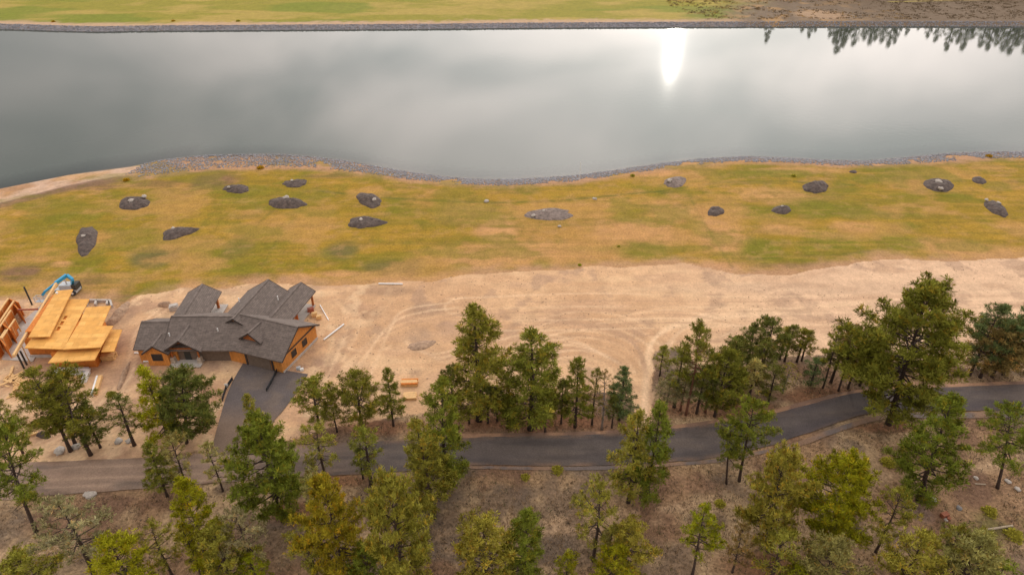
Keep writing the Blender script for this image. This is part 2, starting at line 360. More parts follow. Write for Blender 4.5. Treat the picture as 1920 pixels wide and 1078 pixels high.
D = blend(D, (0.36, 0.215, 0.135), 0.65*site*sstep(0.48, 0.64, fbm(X, Y, 5, 5, 42, 0.6)))
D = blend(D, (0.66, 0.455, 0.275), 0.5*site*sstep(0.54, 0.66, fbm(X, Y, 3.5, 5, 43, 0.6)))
D = blend(D, (0.30, 0.19, 0.13), 0.5*sstep(0.60, 0.70, fbm(X, Y, 6, 5, 44, 0.6)))
tracks = []
for k in range(9):
    for s_ in (0, 1):
        rx_, ry_ = 62+k*15+s_*6, 36+k*10+s_*4; tracks.append([(1075+k*3+rx_*math.cos(rad(a_)), 716-k*2+ry_*math.sin(rad(a_))) for a_ in range(205, 352, 18)])
for k in range(5): tracks.append([(1225+k*5+(40+k*22)*(1-math.cos(rad(a_))), 700-(60+k*16)*math.sin(rad(a_))) for a_ in range(0, 95, 15)])
for k in range(6):
    cx_, cy_ = [(760,640),(690,640),(880,575),(1480,560),(1650,590),(560,600)][k]; tracks.append([(cx_+60*math.cos(rad(a_)), cy_+24*math.sin(rad(a_))) for a_ in range(20*k, 20*k+230, 20)]); tracks.append([(cx_+46*math.cos(rad(a_)), cy_+18*math.sin(rad(a_))) for a_ in range(20*k, 20*k+230, 20)])
for k in range(7):      # arcs fanning out of the gap between the tree groups
    s = k*11
    tracks.append([(1205+k*2,800),(1204+k*2,700),(1196-k*3,655-k*4),(1150-s,622-k*5),(1060-s*2,606-k*4),(960-s*3,600-k*3)])
    tracks.append([(1200+k*2,800),(1208+k*2,700),(1215+k*3,650-k*4),(1250+s,620-k*5),(1330+s*2,600-k*4),(1450+s*3,590-k*4)])
for k in range(6): tracks.append([(1180-k*8,690-k*4),(1120-k*10,660-k*5),(1040-k*9,650-k*5),(960-k*6,668-k*6)])
for k in range(5): tracks.append([(1180-k*20,585+k*7),(1260,572+k*8),(1340+k*8,590+k*6),(1372+k*6,612),(1350,640-k*3)])
for k in range(8): tracks.append([(860+random.uniform(-60,60),560+k*10),(1100,552+k*11+random.uniform(-4,4)),(1400,556+k*9),(1700,548+k*9+random.uniform(-5,5)),(1930,545+k*9)])
for k in range(5): tracks.append([(760+k*12,640+k*6),(800+k*8,662+k*4),(850,655+k*4),(890,625+k*5)])
for k in range(6): tracks.append([(620+k*14,700+k*3),(680+k*10,650-k*6),(760,610-k*6),(860,590-k*5)])
for k in range(4): tracks.append([(60+k*10,830),(150+k*12,780),(225+k*7,700),(250+k*6,620),(300+k*8,570)])
for k in range(4): tracks.append([(590+k*9,780),(600+k*10,720),(625+k*9,660),(640+k*12,600),(620+k*10,560)])
for i, tr in enumerate(tracks):
    m = line_mask(X, Y, GL(tr), 0.27)*(0.3+0.7*sstep(0.3, 0.6, fbm(X, Y, 8, 2, 50+i)))
    D = blend(D, (0.40, 0.245, 0.15) if i % 2 else (0.70, 0.475, 0.295), 0.55*m)
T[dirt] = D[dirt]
# lawn
lawn = (Y >= ly) & (Y < (shore_y(X)+far_y(X))/2)
A = np.zeros_like(T); A[:] = (0.275, 0.195, 0.018)
A = blend(A, (0.195, 0.178, 0.014), sstep(0.42, 0.66, fbm(X*0.7, Y, 9, 5, 61, 0.6)))
A = blend(A, (0.385, 0.242, 0.030), 0.6*sstep(0.45, 0.7, fbm(X*0.5, Y, 7, 4, 62)))
A = blend(A, (0.44, 0.255, 0.10), 0.5*sstep(0.54, 0.72, fbm(X*0.6, Y, 8, 5, 63, 0.6)))
straw = (0.50, 0.29, 0.115); green = (0.165, 0.172, 0.012); mud = (0.20, 0.125, 0.062); olive = (0.16, 0.14, 0.04)
for b, col, a in [((1080,450,230,75),(0.39,0.235,0.062),.75),((1300,420,120,70),(0.40,0.24,0.065),.55),((850,380,110,40),(0.37,0.225,0.04),.5),((1150,380,140,14),(0.42,0.255,0.07),.5),((930,430,50,30),straw,.75),((1000,470,190,22),straw,.7),((1190,440,110,40),straw,.55),((1350,440,60,50),straw,.6),((1340,500,70,18),straw,.8),((900,490,110,20),straw,.6),((1260,395,60,25),straw,.5),((870,400,60,30),straw,.4),((1450,365,90,20),straw,.5),((1470,430,50,12),straw,.6),((1600,425,50,14),straw,.6),((1760,460,90,20),straw,.5),((1850,470,120,16),straw,.5),((1500,320,120,8),straw,.5),((1230,325,90,8),straw,.8),
   ((1200,470,60,22),green,.55),((1260,485,30,8),green,.7),((1120,465,90,8),green,.4),((1020,492,26,14),green,.5),((860,500,30,10),green,.4),((1430,470,50,28),green,.7),((1560,450,60,25),green,.6),((1680,455,60,25),green,.6),((1450,325,120,9),green,.6),((1560,385,90,25),green,.4),((1700,380,60,30),green,.3),((640,470,40,22),olive,.8),((740,500,80,20),olive,.7),((290,480,60,25),olive,.8),((450,460,40,30),olive,.4),((330,360,60,14),olive,.3),((520,450,50,40),green,.25),((80,380,80,12),green,.3),
   ((400,340,60,22),mud,.75),((300,345,70,10),mud,.5),((180,350,70,8),mud,.6),((40,510,50,18),mud,.8),((110,495,30,8),straw,.8),((170,525,35,14),mud,.5),((230,560,40,14),mud,.6),((560,520,40,10),straw,.6),((640,512,60,8),straw,.7),((480,520,90,10),mud,.4),((620,330,60,6),mud,.4),((1000,512,300,6),mud,.4),((1600,498,200,9),mud,.6),((1850,488,90,8),mud,.7),((1460,512,60,8),mud,.7)]:
    A = blend(A, col, np.minimum(1, a*1.25)*pxblob(*b))
for ln, hw, a in [([(600,358),(720,370),(820,376),(910,379),(1000,378),(1080,373),(1180,363),(1250,357),(1310,347),(1400,340),(1500,341),(1600,347)],.6,.75),([(1240,362),(1320,352),(1400,344),(1480,344)],.5,.6),([(800,517),(890,508),(1000,502),(1120,498),(1280,492)],.5,.55),([(560,533),(640,531),(700,528),(830,525)],.7,.7),([(1400,486),(1480,480),(1560,478),(1640,470)],.5,.5),([(420,470),(440,460),(530,380),(600,350)],.5,.35),([(330,470),(360,445),(400,390),(395,360)],.6,.3),([(240,540),(262,505),(300,480),(420,445)],.5,.35),([(1290,360),(1310,400),(1340,450),(1380,510)],.4,.4),([(480,520),(520,450),(560,400)],.4,.3),([(1000,500),(1012,480),(1030,470)],.5,.2),([(210,563),(240,558),(270,545)],.9,.7),([(150,560),(190,558),(210,560)],.9,.7)]:
    A = blend(A, (0.095, 0.118, 0.016), a*line_mask(X, Y, GL(ln), hw)*sstep(0.15, 0.5, mid))
A = blend(A, (0.46, 0.28, 0.07), 0.30*sstep(0.55, 0.7, fbm(X*0.12, Y*2.2, 2, 3, 71)))
A = blend(A, (0.17, 0.145, 0.02), 0.35*sstep(0.55, 0.7, fbm(X*0.12, Y*2.2, 2, 3, 73)))
# bank under the stones, sandy margin and pale beach at the left
bank = sstep(-2.5, 0.8, Y-rim_y(X)+2.0*(mid-.5))
A = blend(A, (0.40, 0.25, 0.135), bank)
leftb = (1-sstep(G(225,325)[0], G(262,325)[0], X))
A = blend(A, (0.52, 0.385, 0.265), bank*leftb*sstep(0.3, 0.45, big+0.2*mid))
A = blend(A, (0.185, 0.12, 0.08), leftb*sstep(-6, -3, Y-rim_y(X))*(1-sstep(-0.5, 1, Y-rim_y(X)))*0.8)
under = sstep(-1.28, -1.7, Z); A = blend(A, (0.21, 0.155, 0.085), under)
A = blend(A, (0.47, 0.285, 0.12), 0.28*sstep(0.56, 0.72, fbm(X*0.8, Y, 2.4, 4, 64, 0.65)))
A = blend(A, (0.15, 0.135, 0.012), 0.28*sstep(0.57, 0.72, fbm(X*0.8, Y, 1.7, 3, 65, 0.65)))
edge = (1-sstep(-0.5, 5.0, Y-ly+5.0*(fbm(X, Y, 2.5, 4, 66)-.5)))
A = blend(A, (0.44, 0.275, 0.145), edge*0.9)
A = blend(A, (0.45, 0.265, 0.085), 0.5*sstep(0.53, 0.66, fbm(X*0.7, Y*1.1, 12, 5, 67, 0.55)))
A = blend(A, (0.165, 0.165, 0.012), 0.5*sstep(0.54, 0.66, fbm(X*0.7, Y*1.2, 10, 5, 68, 0.55)))
A *= np.array((0.94, 0.845, 0.86))
T[lawn] = A[lawn]
# far bank
farb = (Y >= (shore_y(X)+far_y(X))/2)
Fm = np.zeros_like(T); Fm[:] = (0.25, 0.215, 0.030)
Fm = blend(Fm, (0.38, 0.27, 0.07), 0.8*sstep(0.45, 0.66, fbm(X*0.4, Y, 12, 4, 81)))
Fm = blend(Fm, (0.165, 0.19, 0.02), 0.8*sstep(0.5, 0.66, fbm(X*0.3, Y, 16, 3, 82)))
Fm = blend(Fm, (0.44, 0.29, 0.18), (1-sstep(8, 15, Y-far_y(X)+8*(mid-.5)+5*(big-.5))))
Fm = blend(Fm, (0.24, 0.22, 0.23), (1-sstep(3, 5.5, Y-far_y(X))))
scrub = sstep(85, 135, X+0.45*(Y-370)*-1+40*(big-.5))
Fm = blend(Fm, (0.175, 0.125, 0.085), scrub)
Fm = blend(Fm, (0.31, 0.19, 0.09), scrub*sstep(0.55, 0.7, fbm(X, Y, 7, 4, 83))*(1-sstep(150, 220, X)))
Fm = blend(Fm, (0.34, 0.225, 0.14), scrub*pxblob(1540,30,60,10))
Fm = blend(Fm, (0.42, 0.33, 0.10), scrub*line_mask(X, Y, GL([(1670,7),(1800,4),(1920,2),(2100,0)]), 1.6)*0.8)
Fm = blend(Fm, (0.13, 0.10, 0.07), sstep(470, 520, Y))
T[farb] = Fm[farb]
vid = np.arange(X.size).reshape(X.shape)
quads = np.stack([vid[:-1, :-1], vid[:-1, 1:], vid[1:, 1:], vid[1:, :-1]], -1).reshape(-1, 4)
cls = np.zeros(X.shape, int); cls[dirt] = 1; cls[lawn] = 2; cls[farb] = 3
ql = cls[:-1, :-1].reshape(-1)
V = np.stack([X, Y, Z], -1).reshape(-1, 3); TT = T.reshape(-1, 3)
for k, (nm, mt) in enumerate([('ground', 'floor'), ('dirt_clearing', 'dirt'), ('lawn', 'lawn'), ('far_bank', 'lawn')]):
    q = quads[ql == k]; u, inv = np.unique(q.ravel(), return_inverse=True)
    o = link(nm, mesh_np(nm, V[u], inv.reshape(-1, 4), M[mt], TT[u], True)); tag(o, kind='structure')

# ------------------------------------------------------------------ lake
m = bpy.data.materials.new('lake_water'); m.use_nodes = True; t = m.node_tree; t.nodes.clear()
mo = t.nodes.new('ShaderNodeOutputMaterial'); body = t.nodes.new('ShaderNodeBsdfDiffuse'); body.inputs[0].default_value = (0.062, 0.070, 0.058, 1)
gls = t.nodes.new('ShaderNodeBsdfGlossy'); gls.distribution = 'GGX'; gls.inputs['Roughness'].default_value = 0.045
frs = t.nodes.new('ShaderNodeFresnel'); frs.inputs['IOR'].default_value = 1.42
bp = t.nodes.new('ShaderNodeBump'); bp.inputs['Strength'].default_value = 0.05; bp.inputs['Distance'].default_value = 0.12
t.links.new(mnoise(t, 0.55, 4, 'Object', 0.6), bp.inputs['Height'])
wp = t.nodes.new('ShaderNodeMapRange'); wp.inputs[1].default_value = 0.4; wp.inputs[2].default_value = 0.65; wp.inputs[3].default_value = 0.02; wp.inputs[4].default_value = 0.09; t.links.new(mnoise(t, 0.022, 3, 'Object', 0.6), wp.inputs[0]); t.links.new(wp.outputs[0], bp.inputs['Strength'])
for nd_ in (gls, frs): t.links.new(bp.outputs[0], nd_.inputs['Normal'])
trn = t.nodes.new('ShaderNodeBsdfTransparent'); a = t.nodes.new('ShaderNodeAttribute'); a.attribute_name = 'tint'
m1 = t.nodes.new('ShaderNodeMixShader'); m2 = t.nodes.new('ShaderNodeMixShader')
t.links.new(a.outputs['Fac'], m1.inputs[0]); t.links.new(trn.outputs[0], m1.inputs[1]); t.links.new(body.outputs[0], m1.inputs[2])
t.links.new(frs.outputs[0], m2.inputs[0]); t.links.new(m1.outputs[0], m2.inputs[1]); t.links.new(gls.outputs[0], m2.inputs[2]); t.links.new(m2.outputs[0], mo.inputs[0])
lx = np.concatenate([np.arange(-420, -170, 10.), np.arange(-170, 170, 1.5), np.arange(170, 431, 10.)])
lv = []; lt = []; rows = np.concatenate([np.linspace(-1.5, 20, 20), np.linspace(26, 60, 4)])
for x in lx:
    y0 = float(shore_y(x)); y1 = float(far_y(x))+1.5
    for r in rows: lv.append((x, y0+r, WZ)); lt.append(min(1.0, (0.30 if x < -95 else 0.5)+0.055*max(0, r)) if r < 20 else 1.0)
    lv.append((x, y1, WZ)); lt.append(1.0)
nr = len(rows)+1; idx = np.arange(len(lv)).reshape(len(lx), nr)
lf = np.stack([idx[:-1, :-1], idx[1:, :-1], idx[1:, 1:], idx[:-1, 1:]], -1).reshape(-1, 4)
lt = np.array(lt); o = link('lake', mesh_np('lake', np.array(lv), lf, m, np.stack([lt]*3, -1), True)); tag(o, kind='structure')

# ------------------------------------------------------------------ road, shoulders, driveway
def ribbon(name, top, bot, z, mat, colfn, nc=10, nx=160):
    """strip between two traced edges"""
    def resample(p):
        p = np.array(GL(p))[:, :2]; q = smooth_line(p, 8); d = np.r_[0, np.cumsum(np.linalg.norm(np.diff(q, axis=0), axis=1))]
        s = np.linspace(0, d[-1], nx); return np.stack([np.interp(s, d, q[:, 0]), np.interp(s, d, q[:, 1])], -1)
    a, c = resample(top), resample(bot); w_ = np.linspace(0, 1, nc+1)
    jt = 0.25*(fbm(c[:, 0], c[:, 1], 1.5, 3, 77)-.5); c = c+np.stack([0*jt, jt], -1); a = a+np.stack([0*jt, jt[::-1]], -1)
    P = a[:, None]*(1-w_)[None, :, None]+c[:, None]*w_[None, :, None]
    x, y = P[..., 0], P[..., 1]; z_ = np.full(x.shape, z); idx = np.arange(x.size).reshape(x.shape)
    f = np.stack([idx[:-1, :-1], idx[:-1, 1:], idx[1:, 1:], idx[1:, :-1]], -1).reshape(-1, 4)
    tint = colfn(x, y, np.broadcast_to(w_, x.shape)).reshape(-1, 3)
    o = link(name, mesh_np(name, np.stack([x, y, z_], -1).reshape(-1, 3), f[:, ::-1], mat, tint)); return tag(o, kind='structure')
road_top = [(-420,878),(-200,873),(0,868),(60,866),(280,857),(440,845),(600,832),(740,826),(880,820),(1010,817),(1140,813),(1262,803),(1340,793),(1440,777),(1520,757),(1597,738),(1680,730),(1800,725),(1920,720),(2100,715),(2350,708)]
road_bot = [(-420,950),(-200,943),(0,937),(60,931),(280,915),(440,902),(600,892),(740,885),(880,872),(1010,873),(1140,872),(1280,864),(1340,858),(1440,836),(1500,816),(1549,800),(1612,779),(1687,770),(1800,770),(1920,768),(2100,764),(2350,758)]
def road_col(x, y, wv):
    c = np.zeros(x.shape+(3,)); c[:] = (0.098, 0.080, 0.076)
    c = blend(c, (0.075, 0.062, 0.064), sstep(20, 50, x))
    d = (1-sstep(-40, -16, x+5*(fbm(x, y, 5, 3, 91)-.5)))
    c = blend(c, (0.32, 0.215, 0.155), d*(0.85+0.4*(fbm(x*0.2, y*2, 1.6, 3, 92)-.5)))
    for s in (0.28, 0.62, 0.85): c = blend(c, (0.42, 0.29, 0.205), 0.5*np.exp(-((wv-s-0.06*np.sin(x*0.12))/0.035)**2)*d)
    c = blend(c, (0.135, 0.108, 0.095), 0.6*np.exp(-((wv-0.45)/0.3)**2)*(1-d))
    c = blend(c, (0.15, 0.115, 0.095), 0.5*sstep(0.52, 0.7, fbm(x*0.4, y*1.5, 3, 4, 98))); c = blend(c, (0.062, 0.052, 0.052), 0.4*sstep(0.55, 0.7, fbm(x*0.3, y*2, 2, 4, 99)))
    e = np.maximum(1-sstep(0, 0.16, wv), sstep(0.85, 1, wv))*sstep(0.35, 0.6, fbm(x, y, 2, 3, 93))
    return blend(c, (0.20, 0.125, 0.085), e*0.8*(1-sstep(25, 40, x)*0.7))
ribbon('road', road_top, road_bot, 0.03, M['road'], road_col, 24, 420)
def sh_col(x, y, wv):
    c = np.zeros(x.shape+(3,)); c[:] = (0.155, 0.122, 0.11); return blend(c, (0.24, 0.15, 0.10), sstep(0.35, 0.6, fbm(x, y, 2, 3, 95)))
ribbon('road_shoulder', [(880,873),(1010,874.5),(1140,873.5),(1280,866),(1360,858),(1440,842),(1500,826),(1560,804),(1640,779),(1700,774),(1800,773),(1920,771),(2200,765)],
       [(880,878),(1010,881),(1140,880),(1280,872),(1360,865),(1440,849),(1500,836),(1560,814),(1640,789),(1700,783),(1800,784),(1920,782),(2200,775)], 0.015, M['road'], sh_col, 4, 240)
ribbon('verge', [(860,813),(1010,811),(1140,807),(1262,797),(1340,787),(1440,770),(1520,749),(1597,732),(1680,725),(1800,719),(1920,714),(2200,705)],
       [(860,821),(1010,818.5),(1140,814.5),(1262,804.5),(1340,794.5),(1440,778.5),(1520,758.5),(1597,739.5),(1680,731.5),(1800,726.5),(1920,721.5),(2200,712)], 0.012, M['road'],
       lambda x, y, wv: blend(np.zeros(x.shape+(3,))+np.array((0.33, 0.19, 0.115)), (0.20, 0.12, 0.085), sstep(0.4, 0.6, fbm(x, y, 2, 3, 96))), 3, 240)
def drive_col(x, y, wv):
    c = np.zeros(x.shape+(3,)); c[:] = (0.11, 0.090, 0.086)
    c = blend(c, (0.135, 0.105, 0.09), sstep(0.45, 0.65, fbm(x, y, 3, 4, 97)))
    return blend(c, (0.19, 0.13, 0.095), 1-sstep(76, 84, y))
ribbon('driveway', [(456,681),(438,712),(424,745),(412,785),(402,822),(394,852)], [(578,701),(556,736),(532,768),(508,796),(492,824),(484,850)], 0.045, M['road'], drive_col, 24, 60)

# ------------------------------------------------------------------ shore stones (uncountable)
ICO = None
def rock_mesh(seed, sub=1):
    import bmesh
    bm = bmesh.new(); bmesh.ops.create_icosphere(bm, subdivisions=sub, radius=1.0)
    r = np.random.default_rng(seed); V_ = np.array([v.co[:] for v in bm.verts]); F_ = np.array([[v.index for v in f.verts] for f in bm.faces]); bm.free()
    V_ *= r.uniform(0.72, 1.2, (len(V_), 1)); return V_, F_
rks = [rock_mesh(i) for i in range(6)]
def scatter_rocks(name, x, y, z, size, cols):
    vs_, fs_, ts_ = [], [], []; off = 0; n = len(x); ang = RNG.uniform(0, 6.28, n); kk = RNG.integers(0, 6, n); sq = RNG.uniform(0.5, 0.9, n); ax = RNG.uniform(0.75, 1.3, n)
    for i in range(n):
        v, f = rks[kk[i]]; c, s = math.cos(ang[i]), math.sin(ang[i]); q = v*size[i]*np.array((ax[i], 1, sq[i]))
        vs_.append(np.stack([q[:, 0]*c-q[:, 1]*s+x[i], q[:, 0]*s+q[:, 1]*c+y[i], q[:, 2]+z[i]], -1)); fs_.append(f+off); ts_.append(np.repeat(cols[i:i+1], len(v), 0)); off += len(v)
    o = link(name, mesh_np(name, np.concatenate(vs_), np.concatenate(fs_), M['rock'], np.concatenate(ts_))); return tag(o, kind='stuff')
def rock_cols(n):
    g = RNG.uniform(0.17, 0.33, n)[:, None]*np.array((0.98, 0.96, 1.03)); warm = RNG.random(n) < 0.18
    g[warm] *= (1.15, 0.92, 0.74); return g
n = 24000; x = RNG.uniform(G(246,318)[0], 175, n); tt = RNG.beta(1.5, 1.15, n); y = rim_y(x)+(shore_y(x)-rim_y(x))*(tt*1.02+0.08)
thin = fbm(x, y, 5, 3, 101) > 0.40-0.25*tt; x, y = x[thin], y[thin]
tag(scatter_rocks('shore_stones', x, y, ground_z(x, y)+0.05, RNG.uniform(0.09, 0.26, len(x)), rock_cols(len(x))), 'grey riprap stones along the near lake shore', 'stones')
n = 9000; x = RNG.uniform(-320, 320, n); y = far_y(x)+RNG.uniform(-0.4, 4.6, n)
tag(scatter_rocks('far_shore_stones', x, y, ground_z(x, y)+0.05, RNG.uniform(0.2, 0.42, n), rock_cols(n)), 'grey riprap stones along the far lake shore', 'stones')

# ------------------------------------------------------------------ dry bunch grass (uncountable)
def blades(name, x, y, z, hgt, wid, cols, nb, mat, spread=0.16):
    n = len(x); X_ = np.repeat(x, nb); Y_ = np.repeat(y, nb); Z_ = np.repeat(z, nb); h = np.repeat(hgt, nb)*RNG.uniform(0.6, 1.1, n*nb); k = n*nb
    a = RNG.uniform(0, 6.283, k); lean = RNG.uniform(0.2, 0.9, k); ox = RNG.normal(0, spread, k); oy = RNG.normal(0, spread, k)
    base = np.stack([X_+ox, Y_+oy, Z_-0.03], -1); sd_ = np.stack([-np.sin(a), np.cos(a), 0*a], -1)*wid/2
    tip = base+np.stack([np.cos(a)*lean*h, np.sin(a)*lean*h, h], -1)
    v = np.stack([base-sd_, base+sd_, tip], 1).reshape(-1, 3); f = np.arange(3*k).reshape(-1, 3)
    o = link(name, mesh_np(name, v, f, mat, np.repeat(np.repeat(cols, nb, 0), 3, 0))); return tag(o, kind='stuff')
n = 46000; y = RNG.uniform(47, 92, n); x = RNG.uniform(-1, 1, n)*(y*0.55+52)
def edge_y(pts):
    p = np.array(GL(pts))[:, :2]; p = p[np.argsort(p[:, 0])]; return lambda q: np.interp(q, p[:, 0], p[:, 1])
rt_y, rb_y = edge_y(road_top), edge_y(road_bot)
ok = in_poly(x, y, duff_poly) & ((y < rb_y(x)-0.9) | (y > rt_y(x)+0.9)); pm = fbm(x, y, 4, 4, 111); ok &= pm > RNG.uniform(0.25, 0.62, n)
x, y, pm = x[ok], y[ok], pm[ok]; n = len(x)
gc = np.array((0.40, 0.26, 0.145))*RNG.uniform(0.4, 1.15, (n, 1)); dk = RNG.random(n) < 0.30; gc[dk] = np.array((0.145, 0.105, 0.075))*RNG.uniform(0.7, 1.3, (dk.sum(), 1))
gr = (RNG.random(n) < 0.05); gc[gr] = (0.10, 0.10, 0.035)
tag(blades('dry_grass', x, y, ground_z(x, y), RNG.uniform(0.18, 0.42, n), 0.10, gc, 5, M['drygrass']), 'tufts of dry tan bunchgrass on the forest floor', 'grass')
# scrub on the far bank
n = 5200; x = RNG.uniform(90, 330, n); y = far_y(x)+RNG.uniform(10, 75, n); ok = fbm(x, y, 9, 3, 121) > RNG.uniform(0.35, 0.62, n); x, y = x[ok], y[ok]; n = len(x)
gc = np.array((0.19, 0.135, 0.082))*RNG.uniform(0.65, 1.25, (n, 1)); yl = (RNG.random(n) < 0.25) & (x < 210); gc[yl] = (0.36, 0.22, 0.07)
tag(blades('far_scrub', x, y, ground_z(x, y), RNG.uniform(0.3, 0.8, n), 0.3, gc, 7, M['drygrass'], 0.5), 'low brown scrub on the far shore', 'scrub')

n = 9000; y = RNG.uniform(72, 132, n); x = RNG.uniform(-1, 1, n)*(y*0.6+52); ok = (~in_poly(x, y, duff_poly)) & (y < lawn_y(x)) & (fbm(x, y, 7, 3, 131) > RNG.uniform(0.3, 0.7, n)); x, y = x[ok], y[ok]; n = len(x)
gc = np.array((0.46, 0.31, 0.20))*RNG.uniform(0.4, 1.25, (n, 1))
tag(scatter_rocks('dirt_clods', x, y, ground_z(x, y), RNG.uniform(0.03, 0.15, n), gc), 'clods and small stones strewn over the bare dirt', 'stones')

# ------------------------------------------------------------------ house helpers
def V2(p): return Vector((p[0], p[1]))
def gable_roof(a, b, hw, zr, ze, oh=0.5, ohe=0.5, th=0.22):
    a, b = V2(a), V2(b); d = (b-a).normalized(); n = Vector((-d.y, d.x)); sl = (zr-ze)/hw
    a2, b2 = a-d*ohe, b+d*ohe; Ln = (b2-a2).length; W = hw+oh; zE = zr-sl*W; S = math.hypot(W, zr-zE)
    P = lambda p, o, z: (p.x+n.x*o, p.y+n.y*o, z)
    m = MB()
    for s in (1, -1):
        top = [P(a2, 0, zr), P(b2, 0, zr), P(b2, s*W, zE), P(a2, s*W, zE)]; uv = [(0, 0), (Ln, 0), (Ln, S), (0, S)]
        bot = [P(a2, 0, zr-th), P(b2, 0, zr-th), P(b2, s*W, zE-th), P(a2, s*W, zE-th)]
        if s > 0: m.face(top[::-1], uv[::-1]); m.face(bot, uv)
        else: m.face(top, uv); m.face(bot[::-1], uv)
        m.face([top[2], top[3], bot[3], bot[2]]); m.face([top[0], bot[0], bot[3], top[3]]); m.face([top[1], top[2], bot[2], bot[1]])
    return m, (P(a2, 0, zr), P(b2, 0, zr)), [[P(e, 0, zr-th/2), P(e, s*W, zE-th/2)] for e in (a2, b2) for s in (1, -1)], d
def gable_wall(a, b, hw, zr, ze, base=-0.2, th=0.22):
    a, b = V2(a), V2(b); d = (b-a).normalized(); n = Vector((-d.y, d.x)); m = MB()
    P = lambda p, o, z: (p.x+n.x*o, p.y+n.y*o, z); Ln = (b-a).length
    prof = [(-hw, base), (hw, base), (hw, ze-th-0.02), (0, zr-th-0.02), (-hw, ze-th-0.02)]
    A = [P(a, o, z) for o, z in prof]; B = [P(b, o, z) for o, z in prof]
    m.face(A, prof); m.face(B[::-1], prof[::-1])
    for i in range(5):
        j = (i+1) % 5; h = math.dist(prof[i], prof[j]); m.face([A[i], B[i], B[j], A[j]], [(0, 0), (Ln, 0), (Ln, h), (0, h)])
    return m
def wing(root, a, b, hw, zr, ze, wall='siding', oh=0.5, ohe=0.5, walls=True, rname='roof'):
    m, rd, rakes, d = gable_roof(a, b, hw, zr, ze, oh, ohe); r = m.build(rname, M['shingle'], root)
    c = MB(); c.bar((rd[0][0], rd[0][1], zr+0.01), (rd[1][0], rd[1][1], zr+0.01), 0.34, 0.07); c.build('ridge_cap', M['shingle'], r)
    for i, (p, q) in enumerate(rakes):
        off = d*(-0.03 if i < 2 else 0.03); k = MB(); k.bar((p[0]+off.x, p[1]+off.y, p[2]), (q[0]+off.x, q[1]+off.y, q[2]), 0.05, 0.27); k.build('rake_board', M['trim'], r)
    if walls: gable_wall(a, b, hw, zr, ze).build('wall', M[wall], root)
    return r
def window(root, c, d, wd, h, mat='glass'):
    """c centre on the wall, d unit plan direction along the wall, outward normal is right of d"""
    n = Vector((d[1], -d[0])); d = Vector(d); rz = math.atan2(d.y, d.x)
    cc = (c[0]+n.x*0.04, c[1]+n.y*0.04, c[2]); fr = MB()
    for s in (-1, 1):
        fr.box((cc[0]+d.x*s*(wd/2), cc[1]+d.y*s*(wd/2), cc[2]), (0.1, 0.12, h+0.1), rz); fr.box((cc[0], cc[1], cc[2]+s*(h/2)), (wd-0.1, 0.12, 0.1), rz)
    f = fr.build('window', M['trim'], root); MB().box((c[0]+n.x*0.025, c[1]+n.y*0.025, c[2]), (wd-0.1, 0.06, h-0.1), rz).build('pane', M[mat], f)

# ------------------------------------------------------------------ grey shingled house
h0 = G(420, 640); hs = empty('house', (h0[0], h0[1], 0), 'sprawling new house with dark grey shingle gables and orange cedar walls', 'house')
wing(hs, (-59.4, 98.4), (-46.5, 98.4), 4.7, 6.1, 3.45, 'wrap', oh=1.0)                       # long middle wing
wing(hs, (-64.6, 97.6), (-58.0, 97.6), 4.2, 5.5, 3.2, 'siding', ohe=0.35)           # lower left wing
gd = Vector((0.9455, -0.3256)); g0 = Vector((-48.2, 98.9)); g1 = g0+gd*11.6
wing(hs, g0, g1, 5.2, 6.3, 3.2, 'siding', ohe=0.6)                                  # garage wing
bd = Vector((0.2, 0.98)).normalized(); gr0 = Vector((-48.5, 97.5)); wing(hs, gr0, gr0+Vector((0.177, 0.984))*12.2, 4.5, 6.5, 3.6, 'siding')   # great room
wing(hs, (-58.9, 100.0), (-59.4, 110.2), 2.7, 5.0, 3.4, 'siding', walls=False)      # rear left porch roof
p0 = Vector((-43.1, 99.3)); p1 = p0+bd*11.9; wing(hs, p0, p1, 2.2, 5.0, 3.6, 'siding', ohe=0.4, walls=False)             # rear right porch roof
wing(hs, (-56.4, 98.2), (-56.4, 92.7), 2.8, 5.3, 3.35, 'timber', ohe=0.5, walls=False, rname='porch_roof')
wing(hs, (-60.9, 97.0), (-60.9, 92.3), 1.8, 4.4, 3.1, 'siding', ohe=0.4)
dm = g0+gd*4.9; dn = Vector((gd.y, -gd.x)); wing(hs, dm, dm+dn*3.6, 1.7, 6.0, 4.75, 'timber', oh=0.5, ohe=0.5, rname='dormer')
gable_wall((-56.4, 94.0), (-56.4, 93.8), 2.5, 5.3, 3.5).build('porch_gable', M['timber'], hs)
MB().box((-56.4, 93.9, 1.1), (1.1, 0.5, 2.2)).build('door', M['darksteel'], hs)
for sx in (-2.3, 2.3):
    MB().tube([(-56.4+sx, 93.0, 1.1), (-56.4+sx, 93.0, 3.0)], [0.16, 0.14], 8).build('post', M['timber'], hs)
    m = MB(); m.hexa([(-56.4+sx+i*0.42, 93.0+j*0.42, -0.1) for i, j in ((-1, -1), (1, -1), (1, 1), (-1, 1))], [(-56.4+sx+i*0.33, 93.0+j*0.33, 1.25) for i, j in ((-1, -1), (1, -1), (1, 1), (-1, 1))]); m.build('stone_base', M['stone'], hs)
MB().bar((-58.9, 93.0, 3.05), (-53.9, 93.0, 3.05), 0.2, 0.25).build('beam', M['timber'], hs)
window(hs, (-60.9, 92.3, 1.75), (1, 0), 1.7, 1.3)
nd = Vector((gd.y, -gd.x)); gw = g1+gd*0.0; wd_ = Vector((-nd.x, -nd.y))            # gable end: along -nd
